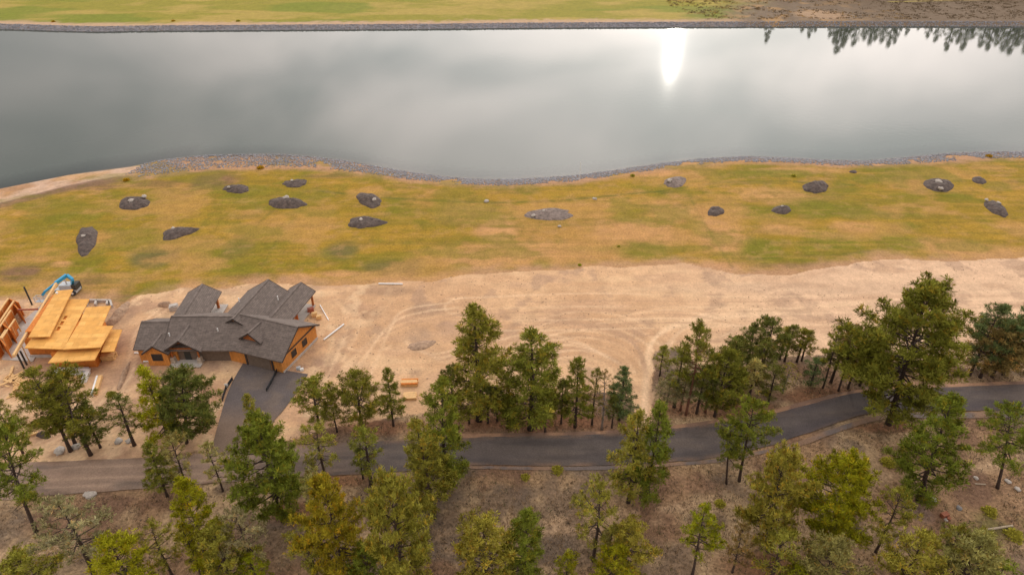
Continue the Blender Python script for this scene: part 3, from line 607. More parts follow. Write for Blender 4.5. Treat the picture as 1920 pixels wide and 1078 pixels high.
for o, z in ((1.7, 1.75), (-1.5, 1.75)):
    c = gw+nd*o; window(hs, (c.x, c.y, z), (wd_.x, wd_.y), 1.25, 1.2)
c = gw+gd*0.05; MB().bar((c.x+nd.x*5.0, c.y+nd.y*5.0, 3.0), (c.x-nd.x*5.0, c.y-nd.y*5.0, 3.0), 0.08, 0.28).build('band_board', M['trim'], hs)
c = gw+gd*0.06; MB().bar((c.x+nd.x*5.2, c.y+nd.y*5.2, 0.1), (c.x-nd.x*5.2, c.y-nd.y*5.2, 0.1), 0.12, 0.5).build('plinth', M['concrete'], hs)
fw = g0+nd*5.2
for o, wdt in ((7.0, 4.6), (3.7, 0)):
    if wdt:
        c = fw+gd*o; MB().box((c.x+nd.x*0.04, c.y+nd.y*0.04, 1.3), (wdt, 0.08, 2.5), math.atan2(gd.y, gd.x)).build('garage_door', M['wrap'], hs)
for o in (4.4, 9.7):
    c = fw+gd*o; MB().box((c.x+nd.x*0.06, c.y+nd.y*0.06, 1.5), (0.35, 0.14, 2.9), math.atan2(gd.y, gd.x)).build('door_jamb', M['trim'], hs)
c = fw+gd*7.0; MB().box((c.x+nd.x*0.07, c.y+nd.y*0.07, 2.75), (5.0, 0.1, 0.3), math.atan2(gd.y, gd.x)).build('door_header', M['trim'], hs)
for base in (p1+Vector((bd.y, -bd.x))*1.9, p0+bd*5.5+Vector((bd.y, -bd.x))*1.9, p1-Vector((bd.y, -bd.x))*1.9): MB().box((base.x, base.y, 1.65), (0.4, 0.4, 3.5), 0.2).build('post', M['timber'], hs)
for x in (-61.8, -57.0): MB().box((x, 109.7, 1.55), (0.4, 0.4, 3.3)).build('post', M['timber'], hs)
c = p0+bd*6.6; MB().box((c.x, c.y, 0.08), (4.6, 11, 0.24), -0.2).build('patio', M['concrete'], hs)
MB().box((-58.4, 106.6, 0.08), (5.6, 8.6, 0.24)).build('patio', M['concrete'], hs)
MB().box((-56.4, 93.2, 0.05), (5.4, 3.0, 0.2)).build('porch_floor', M['concrete'], hs)
q = p0+bd*3.6+Vector((bd.y, -bd.x))*1.6; MB().box((q.x, q.y, 1.7), (0.2, 4.0, 3.0), -0.2).build('side_wall', M['siding'], hs)
for px, py, z in ((317.3, 626.5, 4.6), (408, 617.8, 5.0), (520.5, 557, 5.4), (448, 561, 5.4)):
    g = G(px, py, z); MB().tube([(g[0], g[1], z-0.6), (g[0], g[1], z+0.25)], [0.1, 0.1], 8).build('vent_pipe', M['white'], hs)

# ------------------------------------------------------------------ plywood house under construction
def U(x_, y_, z=0.0): return G(x_*0.25974, 480+y_*0.25974, z)
def deck(root, pts, z, holes=(), th=0.18, nm='roof_deck'):
    """quad deck: pts TL,TR,BR,BL in the traced view; holes as (u0,u1,v0,v1)"""
    A, B, C, D = [Vector(U(p[0], p[1], z)) for p in pts]
    P = lambda u, v: (A*(1-u)+B*u)*(1-v)+(D*(1-u)+C*u)*v
    us = sorted({0.0, 1.0, *[h[0] for h in holes], *[h[1] for h in holes]}); vs_ = sorted({0.0, 1.0, *[h[2] for h in holes], *[h[3] for h in holes]})
    W = (B-A).length; H_ = (D-A).length; m = MB(); dz = Vector((0, 0, -th))
    for u0, u1 in zip(us, us[1:]):
        for v0, v1 in zip(vs_, vs_[1:]):
            uc, vc = (u0+u1)/2, (v0+v1)/2
            if any(h[0] < uc < h[1] and h[2] < vc < h[3] for h in holes): continue
            t_ = [P(u0, v1), P(u1, v1), P(u1, v0), P(u0, v0)]; uv = [(u0*W, v1*H_), (u1*W, v1*H_), (u1*W, v0*H_), (u0*W, v0*H_)]
            m.face(t_, uv); m.face([q+dz for q in t_][::-1])
            for i, (ea, eb, on) in enumerate(((0, 1, v1 == 1 or holes), (1, 2, u1 == 1 or holes), (2, 3, v0 == 0 or holes), (3, 0, u0 == 0 or holes))):
                if on: m.face([t_[ea]+dz, t_[eb]+dz, t_[eb], t_[ea]])
    return m.build(nm, M['plywood'], root)
def wall_block(root, base, h, mat='osb', nm='wall'):
    b_ = [U(p[0], p[1], 0) for p in base]; m = MB(); m.hexa([(p[0], p[1], -0.1) for p in b_], [(p[0], p[1], h) for p in b_]); return m.build(nm, M[mat], root)
u0 = U(480, 640); fh = empty('unfinished_house', (u0[0], u0[1], 0), 'half-built house with bright bare plywood roof decks and orange sheathed walls', 'house')
deck(fh, [(408,250),(526,240),(357,580),(203,585)], 4.7)
deck(fh, [(440,312),(645,310),(458,671),(176,662)], 4.0, [(0.50,0.60,0.36,0.44),(0.50,0.60,0.47,0.55),(0.50,0.60,0.58,0.66)])
deck(fh, [(622,370),(800,358),(736,502),(560,506)], 4.12); deck(fh, [(556,504),(816,503),(727,657),(455,672)], 4.2)
deck(fh, [(432,666),(728,659),(682,749),(345,770)], 3.3); deck(fh, [(795,530),(880,530),(822,687),(730,690)], 3.1)
wall_block(fh, [(225,722),(470,716),(640,520),(420,520)], 3.75); wall_block(fh, [(410,806),(706,797),(760,690),(500,700)], 3.05)
wall_block(fh, [(480,715),(770,700),(810,600),(640,580)], 3.85); wall_block(fh, [(735,735),(815,728),(845,640),(780,645)], 2.85)
wall_block(fh, [(250,690),(390,690),(520,420),(440,420)], 4.45)
b1, b2 = U(406, 200, 4.3), U(98, 722, 4.0); MB().bar(b1, b2, 0.35, 0.5).build('edge_beam', M['lumber'], fh)
for xx in (150, 235, 320): p = U(xx, 722-(xx-98)*1.69, 4.0); MB().tube([(p[0], p[1], -0.1), (p[0], p[1], 3.85)], [0.09, 0.09], 6).build('post', M['lumber'], fh)
m = MB(); b_ = [U(*p) for p in ((15,745),(240,760),(300,640),(440,330),(330,330),(150,480))]
i0 = [(p[0], p[1], 0.06) for p in b_]; m.face(i0); m.face([(p[0], p[1], -0.15) for p in b_][::-1])
for i in range(6): j = (i+1) % 6; m.face([(b_[i][0], b_[i][1], -0.15), (b_[j][0], b_[j][1], -0.15), i0[j], i0[i]])
m.build('floor_slab', M['concrete'], fh)
m = MB()
for a_, c_ in (((640,330),(800,332)), ((640,330),(625,362)), ((800,332),(812,372)), ((700,330),(690,362)), ((780,332),(776,360))):
    p, q = U(*a_), U(*c_); m.bar((p[0], p[1], 0.2), (q[0], q[1], 0.2), 0.35, 0.7)
m.build('footing', M['concrete'], fh)
for a_, c_, wd in (((225,722),(385,718),.3), ((410,812),(640,812),.3)):
    p, q = U(*a_), U(*c_); MB().bar((p[0], p[1]-.25, 0.15), (q[0], q[1]-.25, 0.15), 0.25, 0.5).build('footing', M['concrete'], fh)
window(fh, (*U(268, 722)[:2], 2.4), (1, 0), 0.9, 0.9)
g = U(412, 270, 4.72); MB().tube([(g[0], g[1], 4.6), (g[0], g[1], 5.0)], [0.22, 0.22], 10).build('roof_vent', M['white'], fh)
# left edge: stud framed walls of the next house
def K(x_, y_, z=0.0): return G(x_*0.18543, 500+y_*0.18543, z)
k0 = K(20, 760); lf_ = empty('wall_frames', (k0[0], k0[1], 0), 'orange sheathed wall frames of a house cut off by the left edge', 'house frame')
for a_, c_, hh in (((85,322),(-150,660),3.2), ((140,350),(-110,720),3.2), ((110,442),(-90,740),3.0), ((152,532),(20,725),2.8), ((60,640),(-60,820),2.6)):
    A, B = Vector(K(*a_, hh)), Vector(K(*c_, hh)); d = (B-A); d.z = 0; Ln = d.length; d.normalize(); rz = math.atan2(d.y, d.x); mid_ = (A+B)/2
    wl = MB(); pn = 6; sg = Ln/pn
    for i in range(pn):
        c = A+d*(sg*(i+0.5)); wl.box((c.x, c.y, hh/2 if i % 3 else hh/2+0.5), (sg*0.94, 0.12, hh-0.1 if i % 3 else hh-1.1), rz)
    wl.build('wall', M['osb'], lf_)
    MB().box((mid_.x, mid_.y, hh+0.06), (Ln, 0.28, 0.16), rz).build('top_plate', M['lumber'], lf_)
    for i in range(0, pn+1, 2): c = A+d*(sg*i); MB().box((c.x, c.y, hh/2), (0.16, 0.2, hh), rz).build('stud', M['lumber'], lf_)
for a_, c_, hh in (((85,322),(185,360),3.1), ((140,380),(200,440),3.0), ((0,560),(110,640),3.0), ((-30,690),(60,800),2.8)):
    A, B = Vector(K(*a_, hh)), Vector(K(*c_, hh)); d = B-A; Ln = d.length; rz = math.atan2(d.y, d.x); c = (A+B)/2; MB().box((c.x, c.y, hh/2), (Ln, 0.14, hh), rz).build('cross_wall', M['osb'], lf_)
def single(name, mb, mat, label, cat, group=None, smooth=False):
    v = np.array(mb.v); lo = v.min(0); hi = v.max(0); c = ((lo[0]+hi[0])/2, (lo[1]+hi[1])/2, lo[2]); mb.v = [(q[0]-c[0], q[1]-c[1], q[2]-c[2]) for q in mb.v]
    o = mb.build(name, M[mat] if isinstance(mat, str) else mat, None, smooth); o.location = c; return tag(o, label, cat, group)
p, q = K(180, 436, 3.1), K(385, 430, 3.4); single('steel_beam', MB().bar(p, q, 0.18, 0.3), 'redbeam', 'red steel beam spanning between the wall frames and the plywood house', 'beam')
for (bx, by, ty, lb) in ((60,571,538,'tall dark steel pole standing behind the concrete slab'), (45,690,662,'left of two dark poles at the front of the concrete slab'), (50,683,658,'right of two dark poles at the front of the concrete slab')):
    g = G(bx, by); h = height_at(g[0], g[1], ty); single('steel_pole', MB().tube([(g[0], g[1], -0.2), (g[0], g[1], h)], [0.16, 0.16], 8), 'darksteel', lb, 'pole', 'dark poles at the building site')

# ------------------------------------------------------------------ blue boom lift behind the plywood house
g = G(130, 548); bl = empty('boom_lift', (g[0], g[1], 0), 'blue and grey boom lift parked behind the plywood house', 'boom lift')
gx, gy = g[0], g[1]
MB().box((gx, gy, 0.75), (4.2, 1.9, 0.7)).build('chassis', M['steel'], bl); MB().box((gx+0.2, gy, 1.6), (2.6, 1.7, 0.95)).build('turntable', M['steel'], bl)
MB().box((gx+1.9, gy, 1.65), (0.9, 1.8, 1.1)).build('counterweight', M['darksteel'], bl)
for sx in (-1.5, 1.5):
    for sy in (-1.05, 1.05):
        wv = MB().tube([(gx+sx, gy+sy-0.25, 0.55), (gx+sx, gy+sy+0.25, 0.55)], [0.55, 0.55], 14).build('wheel', M['rubber'], bl); MB().tube([(gx+sx, gy+sy-0.27, 0.55), (gx+sx, gy+sy+0.27, 0.55)], [0.28, 0.28], 10).build('rim', M['white'], wv)
e0 = (gx+1.3, gy, 2.1); e1 = G(136, 524, 3.6); e2 = G(125, 516, 4.4); e3 = G(104, 531, 4.0); e4 = G(84, 547, 3.2); e5 = G(80, 553, 2.5)
MB().bar(e0, e1, 0.45, 0.5).build('riser', M['blue'], bl); MB().bar(e1, e2, 0.5, 0.55).build('elbow', M['blue'], bl); MB().bar(e2, e3, 0.5, 0.6).build('main_boom', M['blue'], bl)
MB().bar(e3, e4, 0.3, 0.36).build('inner_boom', M['blue'], bl); MB().bar(e4, e5, 0.4, 0.45).build('jib', M['blue'], bl); MB().tube([(gx+0.2, gy, 2.0), G(120, 523, 3.9)], [0.18, 0.12], 8).build('lift_cylinder', M['white'], bl)
pc = (e5[0]-0.6, e5[1], 1.6); m = MB(); m.box((pc[0], pc[1], pc[2]-0.5), (2.2, 1.0, 0.1))
for z in (0.0, 0.5):
    for sy in (-.5, .5): m.box((pc[0], pc[1]+sy, pc[2]+z), (2.2, 0.07, 0.07))
    for sx in (-1.1, 1.1): m.box((pc[0]+sx, pc[1], pc[2]+z), (0.07, 1.0, 0.07))
for sx in (-1.1, 0, 1.1):
    for sy in (-.5, .5): m.box((pc[0]+sx, pc[1]+sy, pc[2]), (0.07, 0.07, 1.05))
m.build('platform', M['steel'], bl)

# ------------------------------------------------------------------ materials lying about the site
def stack(name, px0, py0, px1, py1, wd, rows, layers, th, label, cat, mats, group=None, lz=0.0):
    """boards laid side by side between two ground points"""
    a = Vector(G(px0, py0)); b = Vector(G(px1, py1)); c = (a+b)/2; z0 = gz(c.x, c.y)+lz; d = (b-a); Ln = d.length; d.normalize(); n = Vector((-d.y, d.x, 0)); rz = math.atan2(d.y, d.x)
    e = empty(name, (c.x, c.y, z0), label, cat, group)
    for l in range(layers):
        for r in range(rows):
            p = c+n*((r-(rows-1)/2)*wd)+d*random.uniform(-.12, .12); MB().box((p.x, p.y, z0+0.03+th*(l+0.5)), (Ln*random.uniform(.94, 1), wd*0.94, th*0.94), rz+random.uniform(-.01, .01)).build('plank', M[mats[(l*rows+r) % len(mats)]], e)
    return e
stack('lumber_stack', 752, 720, 784, 719, 0.35, 4, 3, 0.22, 'orange lumber stack in the clearing, the farther of two beside the pines', 'lumber', ['lumber', 'lumber', 'osb'])
stack('lumber_stack', 757, 744, 781, 743, 0.4, 4, 2, 0.22, 'short yellow lumber stack, the nearer of two beside the pines', 'lumber', ['lumber'])
stack('lumber_stack', 177, 742, 188, 707, 0.3, 3, 3, 0.2, 'long narrow stack of boards with a white top end near the plywood house', 'lumber', ['lumber', 'lumber', 'white'])
stack('lumber_stack', 193, 672, 218, 670, 0.5, 3, 4, 0.25, 'thick short block of lumber by the right corner of the plywood house', 'lumber', ['lumber'])
stack('wrapped_bundle', 100, 698, 166, 697, 0.5, 3, 2, 0.3, 'white wrapped bundle of boards lying in front of the plywood house', 'bundle', ['white', 'steel'])
stack('wrapped_bundle', 157, 718, 165, 699, 0.4, 2, 2, 0.28, 'shorter white wrapped bundle set at a right angle to the long one', 'bundle', ['white'])
stack('board_pile', 100, 712, 140, 711, 0.4, 3, 1, 0.2, 'yellow boards lying just in front of the long white bundle', 'lumber', ['lumber'])
stack('log', 16, 827, 70, 813, 0.4, 1, 1, 0.35, 'longer of two trimmed poles lying by the left pines', 'log', ['lumber']); stack('log', 16, 832, 48, 828, 0.4, 1, 1, 0.35, 'shorter of two trimmed poles lying by the left pines', 'log', ['lumber'])
stack('dirt_edge_board', 12, 746, 40, 736, 0.25, 2, 1, 0.1, 'loose boards beside the scrap heap at the left building site', 'lumber', ['lumber'])
sc_ = empty('scrap_heap', (*G(35, 718)[:2], 0), 'scattered heap of yellow offcut boards left of the plywood house', 'scrap wood')
for i in range(46):
    p = G(33+random.gauss(0, 9), 718+random.gauss(0, 9)); MB().box((p[0], p[1], 0.1+random.random()*0.4), (random.uniform(.6, 2.2), random.uniform(.15, .5), 0.08), random.uniform(0, 3.1)).build('offcut', M['lumber'], sc_)
def pipe(px0, py0, px1, py1, r, label, mat='white', name='white_pipe', cat='pipe'):
    a, b = G(px0, py0), G(px1, py1); z0, z1 = gz(a[0], a[1])+r, gz(b[0], b[1])+r; single(name, MB().tube([(a[0], a[1], z0), ((a[0]+b[0])/2, (a[1]+b[1])/2, (z0+z1)/2), (b[0], b[1], z1)], [r, r*0.97, r], 10), mat, label, cat)
pipe(710, 532, 755, 533, 0.16, 'long grey-white pipe lying along the lawn edge'); pipe(607, 637, 645, 608, 0.15, 'white pipe lying diagonally on the dirt right of the grey house')
pipe(252, 662, 267, 662, 0.14, 'short white pipe at the left end of the grey house'); pipe(269, 677.5, 295, 677.5, 0.14, 'white pipe in front of the small left gable of the grey house')
pipe(600, 572, 616, 600, 0.1, 'thin white pipe lying right of the rear porch'); pipe(1840, 995, 1898, 986, 0.16, 'pale thin fallen log at the lower right', 'oldwood', 'fallen_log', 'log')
pipe(1828, 907, 1848, 908, 0.1, 'thin pale stick lying left of the rightmost pine', 'oldwood', 'fallen_branch', 'branch')
g = G(1087, 338); hh = height_at(g[0], g[1], 304, gz(g[0], g[1])); single('marker_pole', MB().tube([(g[0], g[1], gz(g[0], g[1])-.1), (g[0], g[1], gz(g[0], g[1])+hh)], [0.06, 0.04], 6), 'white', 'thin white pole standing at the water edge', 'pole')
def silt(pts, label):
    P = [G(*p) for p in pts]; e = empty('silt_fence', (P[0][0], P[0][1], 0), label, 'silt fence'); m = MB()
    for a, b in zip(P, P[1:]): m.bar((a[0], a[1], 0.3), (b[0], b[1], 0.3), 0.06, 0.65)
    m.build('fabric', M['black'], e)
    for p in P: MB().box((p[0]+0.07, p[1], 0.42), (0.06, 0.06, 0.9)).build('stake', M['darksteel'], e)
silt([(521,694),(516,704),(508,720),(500,734)], 'black low fabric fence running down the middle of the driveway'); silt([(436,712),(424,730),(417,752)], 'black low fabric fence along the left edge of the driveway')
g = G(426, 728); single('paper_sign', MB().box((g[0], g[1], 0.75), (0.6, 0.05, 0.5)).box((g[0], g[1]+0.05, 0.45), (0.06, 0.05, 0.9)), 'white', 'small white notice board at the left edge of the driveway', 'sign')
# rear right clutter and patio things
for px, py, s, mt, lb in ((590,592,0.9,'lumber','orange crate of materials beside the rear right porch'),(598,597,0.8,'lumber','pale yellow box beside the rear right porch, nearest the camera'),(583,584,1.0,'redbeam','dark red heap of materials beside the rear right porch'),(488,676,0.5,'white','white bucket in front of the garage door'),(566,694,0.5,'white','white sack at the right corner of the driveway'),(560,692,0.6,'steel','grey sack at the right corner of the driveway'),(327,580,1.3,'concrete','pale stone pallet behind the left end of the grey house')):
    g = G(px, py); m = MB(); m.box((g[0], g[1], s*0.35), (s*1.2, s, s*0.7), 0.3); m.box((g[0]+0.1*s, g[1], s*0.78), (s*0.9, s*0.7, s*0.16), 0.5); single('material_crate', m, mt, lb, 'crate')

# ------------------------------------------------------------------ boulders and mounds
def boulder(px, py, r, label, mat='boulder', flat=0.6, z=None, cat='boulder'):
    g = G(px, py); V_, F_ = rock_mesh(int(px*7+py), 2); V_ = V_*np.array((r, r*0.8, r*flat)); z = gz(g[0], g[1]) if z is None else z
    o = link('boulder', mesh_np('boulder', V_, F_, M[mat])); o.location = (g[0], g[1], z+r*flat*0.35); o.rotation_euler.z = px; return tag(o, label, cat, 'loose boulders')
def mound(px, py, rx, ry, ang, hgt, label, mat='soil', pear=0.0):
    """planting mound: ellipse traced on the ground, domed with lumps"""
    c = G(px, py); z0 = gz(c[0], c[1]); nr, na = 12, 56; ca, sa = math.cos(rad(ang)), math.sin(rad(ang)); sd_ = int(px+py)
    v = []; f = []
    for k in range(nr+1):
        t_ = 1-k/nr
        for i in range(na):
            th = 2*math.pi*i/na; r = t_*(1+0.07*math.sin(2*th+sd_)+0.06*math.sin(3*th+sd_*2)+0.03*math.sin(7*th+sd_)); r *= 1+0.10*(float(vnoise(np.array([th*3.0+sd_]), np.array([0.5]), 3)[0])-.5)*2*t_; ex, ey = rx*r*math.cos(th), ry*r*math.sin(th)*(1+pear*math.cos(th))
            g = G(px+ex*ca-ey*sa, py+ex*sa+ey*ca); h = hgt*(1-t_**2.4)
            h = h*(0.35+1.3*float(fbm(np.array([g[0]]), np.array([g[1]]), 2.0, 4, sd_, 0.6)[0])) if k else -0.12
            v.append((g[0]-c[0], g[1]-c[1], h+gz(g[0], g[1])-z0))
    v = np.array(v); idx = np.arange((nr+1)*na).reshape(nr+1, na); j = np.roll(idx, -1, 1)
    f = np.stack([idx[:-1], j[:-1], j[1:], idx[1:]], -1).reshape(-1, 4)
    n2 = f[0]; e1, e2 = v[n2[1]]-v[n2[0]], v[n2[3]]-v[n2[0]]
    if np.cross(e1, e2)[2] < 0: f = f[:, ::-1]
    o = link('soil_mound', mesh_np('soil_mound', v, f, M[mat], None, True)); o.location = (c[0], c[1], z0); return tag(o, label, 'mound', 'soil planting mounds on the lawn')
mound(162,450,28,20,-68,.9,'dark soil mound standing tall and oval nearest the plywood house'); mound(251,381,31,13,0,1.0,'dark oval soil mound below the pale beach with two pale boulders'); mound(337,436,36,10,-14,.8,'long dark soil mound slanting up to the right, left lawn',pear=-.4)
mound(443,354,27,8,0,.8,'flat dark soil mound nearest the muddy shore patch'); mound(553,344,25,7,-5,.7,'small dark soil mound closest to the wide riprap'); mound(537,381,36,11,0,1.0,'large dark soil mound with one bright boulder on top')
mound(692,375,27,12,14,1.0,'grey-brown double soil mound with a pale half','soil'); mound(689,417,36,11,-2,.9,'dark tapering soil mound just left of the middle of the lawn',pear=-.35)
mound(1030,402,48,12,-2,.4,'long pale grey soil bed in the middle of the lawn','soil_pale'); mound(1266,341,24,10,-6,.5,'pale stony mound at the middle shore','soil_pale'); mound(1342,396,17,9,0,.8,'smallest round dark mound right of the bare lawn')
mound(1466,393,19,8,-3,.7,'small dark oval mound, second of the right lawn'); mound(1530,351,24,12,0,1.1,'rounded dark soil mound near the right shore'); mound(1760,347,28,14,8,.9,'dark soil mound with several pale boulders, right lawn')
mound(1836,338,14,7,8,.5,'little dark mound near the right shore'); mound(1868,391,27,11,32,.8,'dark soil mound slanting down to the right at the right edge'); mound(1600,322,8,3,0,.3,'tiny dark mound close to the right riprap')
for a_ in ((222,590,30,9,-48,.9,'long bank of brown spoil at the lawn corner left of the grey house','spoil'),(232,705,30,5,-68,.6,'narrow ridge of brown spoil between the two houses','spoil'),(310,572,14,5,0,.8,'small heap of pale rubble behind the left end of the grey house','spoil'),(790,647,30,8,-10,.35,'low pale rubble heap in the bare clearing','spoil'),(82,816,14,6,0,.9,'dark brush heap at the end of the longer trimmed pole','soil')):
    o = mound(*a_); o.name = 'spoil_heap'; o['category'] = 'spoil heap'; o['group'] = 'spoil heaps on the building site'
for a_ in ((247,381,.9,'pale boulder in the middle of the oval mound below the beach'),(272,373,.8,'pale boulder at the right end of the oval mound below the beach'),(160,448,.8,'pale boulder on the tall oval mound by the plywood house'),(326,433,.6,'small pale boulder on the long slanting left mound'),(537,376,1.0,'bright boulder topping the large dark left mound'),(548,343,.5,'small pale boulder on the mound closest to the wide riprap'),(702,379,.7,'pale boulder on the double mound'),(677,416,.6,'small pale boulder on the tapering mound'),(1000,407,.6,'pale stone at the left end of the long grey bed'),(1019,398,.5,'small pale stone in the middle of the long grey bed'),(1528,349,.6,'pale boulder on the rounded mound near the right shore'),(1758,346,1.0,'largest pale boulder on the right stony mound'),(1762,358,.7,'pale boulder at the front of the right stony mound'),(1848,379,.6,'pale boulder at the upper end of the slanting right mound'),(1871,385,.6,'pale boulder in the middle of the slanting right mound'),(1466,391,.4,'small pale stone on the small oval mound of the right lawn'),(1255,343,.8,'pale boulder at the left end of the stony shore mound'),
           (912,378,.7,'lone pale boulder on the dark green line across the lawn'),(1115,373,.6,'lone grey boulder on the lawn below the middle shore'),(1049,425,.5,'small boulder in a green tuft below the long grey bed'),(430,355,.5,'grey stone on the flat mound nearest the muddy patch')):
    px, py, r, lb = a_; g = G(px, py); boulder(px, py, r, lb, z=gz(g[0], g[1])+(0.0 if lb.startswith('lone') or 'tuft' in lb else (0.3 if 'bed' in lb else 0.62)))
for a_ in ((1271,338,.8,'dark boulder on the stony shore mound','boulder_dark'),(112,846,.9,'pale boulder at the foot of the left pine trio','boulder'),(142,838,.8,'second pale boulder right of the pine trio foot','boulder'),(170,928,.8,'flat white rock at the lower road edge on the left','boulder'),(162,926,.5,'small white rock at the lower road edge on the left','boulder'),(1798,952,.5,'grey boulder in dry grass at the lower right','boulder_dark'),(1890,903,.5,'brown rock right of the rightmost pine trunk','boulder'),(222,827,.7,'flat pale rock at the roadside behind the left pines','boulder'),(242,827,.6,'small pale rock at the roadside behind the left pines','boulder'),(1830,896,.4,'pale stone left of the rightmost pine','boulder'),(1908,917,.5,'pale rock at the right edge of the forest floor','boulder')):
    boulder(a_[0], a_[1], a_[2], a_[3], a_[4], 0.5)
g = G(1770, 968); single('debris', MB().box((g[0], g[1], 0.3), (1.0, 0.6, 0.6), 0.3).box((g[0]+.3, g[1]-.5, 0.2), (0.5, 0.4, 0.35), 0.8), 'rust', 'small rusty red heap of debris at the lower right', 'debris')
g = G(1772, 973); boulder(1773, 974, .35, 'small white stone beside the rusty debris'); g = G(1749, 938); boulder(1749, 937, .55, 'pale blocky rock right of the tall right pine')

# ------------------------------------------------------------------ pines
UP = np.array((0, 0, 1.0))
def gen_pine(seed, H, R, cb, style, nb, tl=0.5, dens=1.0, bend=0.02):
    """returns wood mesh (trunk and limbs) and crown mesh (needle sprays)"""
    r = np.random.default_rng(seed); mb = MB(); nseg = 10; ph = r.uniform(0, 6.28); pts = []; rd = []; r0 = 0.013*H+0.05
    for i in range(nseg+1):
        t = i/nseg; pts.append((bend*H*math.sin(t*3+ph)*t, bend*H*math.cos(t*2.3+ph)*t, t*H*0.985-(0.35 if i == 0 else 0))); rd.append(r0*(1-t)**0.85*(1.25 if i == 0 else 1)+0.02)
    mb.tube(pts, rd, 8); P = np.array(pts)
    def axis(z): return np.array((np.interp(z, P[:, 2], P[:, 0]), np.interp(z, P[:, 2], P[:, 1]), z))
    for i in range(9):
        z = H*r.uniform(min(0.12, cb*0.6), cb+0.2); az = r.uniform(0, 6.28); a = axis(z); l_ = R*r.uniform(0.15, 0.55); e = a+np.array((math.cos(az), math.sin(az), r.uniform(-.3, .15)))*l_; mb.tube([a, e], [0.03+0.004*H*0.3, 0.01], 3, False)
    C = []; Dr = []; TN = []; lob = r.uniform(0, 6.28, 4)
    for i in range(nb):
        u = ((i+r.random())/nb)**0.92; z = H*(cb+(1-cb)*u*0.985)
        if style == 'cone': prof = 1.02*(1-u)**0.56*min(1, 0.6+u*2.0)
        elif style == 'round': prof = math.sin(math.pi*min(1, u*0.86+0.13))**0.75
        elif style == 'open': prof = (math.sin(math.pi*min(1, u*0.74+0.25))**0.8)
        else: prof = math.sin(math.pi*min(1, u*0.8+0.18))**0.8
        az = i*2.39996+r.normal(0, 0.35); lb = 1+0.16*math.sin(az+lob[0]+u*4)+0.10*math.sin(2*az+lob[1]-u*7)
        Ln = max(0.3, R*prof*lb*r.uniform(0.62, 1.12)*(1.0 if r.random() > 0.1 else 0.6)); el = rad(-14+58*u**1.3+r.normal(0, 8))
        a = axis(z); d = np.array((math.cos(az)*math.cos(el), math.sin(az)*math.cos(el), math.sin(el))); e = a+d*Ln; m_ = a+d*Ln*0.55+UP*(-0.05*Ln); e = e+UP*0.12*Ln
        br = 0.012*Ln+0.012*H*(1-u)*0.35+0.012
        mb.tube([a, m_, e], [br, br*0.6, 0.012], 4, False)
        side = np.array((-math.sin(az), math.cos(az), 0)); ns = max(2, int(Ln*2.5*dens))
        start = 0.36 if style != 'sparse' else 0.5
        for k in range(ns):
            s = start+(1-start)*((k+r.random())/ns); p = (a*(1-s)**2+2*m_*s*(1-s)+e*s*s); sl = (0.30*Ln*(1.15-s)+0.25)*r.uniform(0.5, 1.2); sg = 1 if k % 2 else -1
            q = p+side*sg*sl*0.8+d*sl*0.55+UP*r.uniform(0.0, 0.35)*sl
            if Ln > 1.6 and k % 2 == 0: mb.tube([p, q], [0.02+0.004*Ln, 0.01], 3, False)
            nt_ = max(2, int((2.2+sl*2.6)*dens)); tn = r.uniform(0.6, 1.4); pc_ = p*0.25+q*0.75
            for j in range(nt_):
                o_ = r.normal(0, 1, 3)*np.array((0.27, 0.27, 0.17))*tl*1.5*min(1.2, 0.5+sl*0.6); C.append(pc_+o_); Dr.append(o_/(np.linalg.norm(o_)+1e-6)*0.8+UP*0.6); TN.append(tn)
            C.append(p*0.6+q*0.4); Dr.append(UP+d*0.4); TN.append(tn)
        C.append(e); Dr.append(d+UP*0.5); TN.append(1.1)
    for j in range(int(4+5*dens)): C.append(axis(H*0.985)-UP*r.uniform(0, 0.05)*H+r.normal(0, 0.12, 3)); Dr.append(UP); TN.append(1.2)
    C = np.array(C); Dr = np.array(Dr); n = len(C); k = 10
    dv = np.repeat(Dr, k, 0)*0.75+r.normal(0, 0.62, (n*k, 3)); dv /= np.linalg.norm(dv, axis=1, keepdims=True)
    ln = tl*r.uniform(0.6, 1.15, (n*k, 1)); sd_ = np.cross(dv, r.normal(0, 1, (n*k, 3))); sd_ /= np.linalg.norm(sd_, axis=1, keepdims=True)+1e-9
    c0 = np.repeat(C, k, 0)+r.normal(0, 0.05, (n*k, 3)); w_ = tl*0.15
    v = np.stack([c0-sd_*w_*0.35, c0+dv*ln*0.65-sd_*w_*0.5, c0+dv*ln, c0+dv*ln*0.65+sd_*w_*0.5, ], 1).reshape(-1, 3)
    f = np.arange(4*n*k).reshape(-1, 4)
    ax_ = np.stack([np.interp(C[:, 2], P[:, 2], P[:, 0]), np.interp(C[:, 2], P[:, 2], P[:, 1]), C[:, 2]], -1); ro = C-ax_; ro /= np.linalg.norm(ro, axis=1, keepdims=True)+0.3
    wn = np.repeat(Dr/(np.linalg.norm(Dr, axis=1, keepdims=True)+1e-6)*0.75+ro*0.55+UP*0.35, k, 0)+dv*0.35; wn /= np.linalg.norm(wn, axis=1, keepdims=True)
    v4 = v.reshape(-1, 4, 3); gn = np.cross(v4[:, 1]-v4[:, 0], v4[:, 3]-v4[:, 0]); fl = (gn*wn).sum(1) < 0; f[fl] = f[fl][:, ::-1]
    tone = np.repeat(np.array(TN)[:, None]*r.uniform(0.85, 1.15, (n, 1)), 3, 1); warm = r.random(n) < 0.10; tone[warm] *= (1.35, 1.0, 0.8); pale = r.random(n) < 0.10; tone[pale] *= (1.25, 1.25, 1.5)
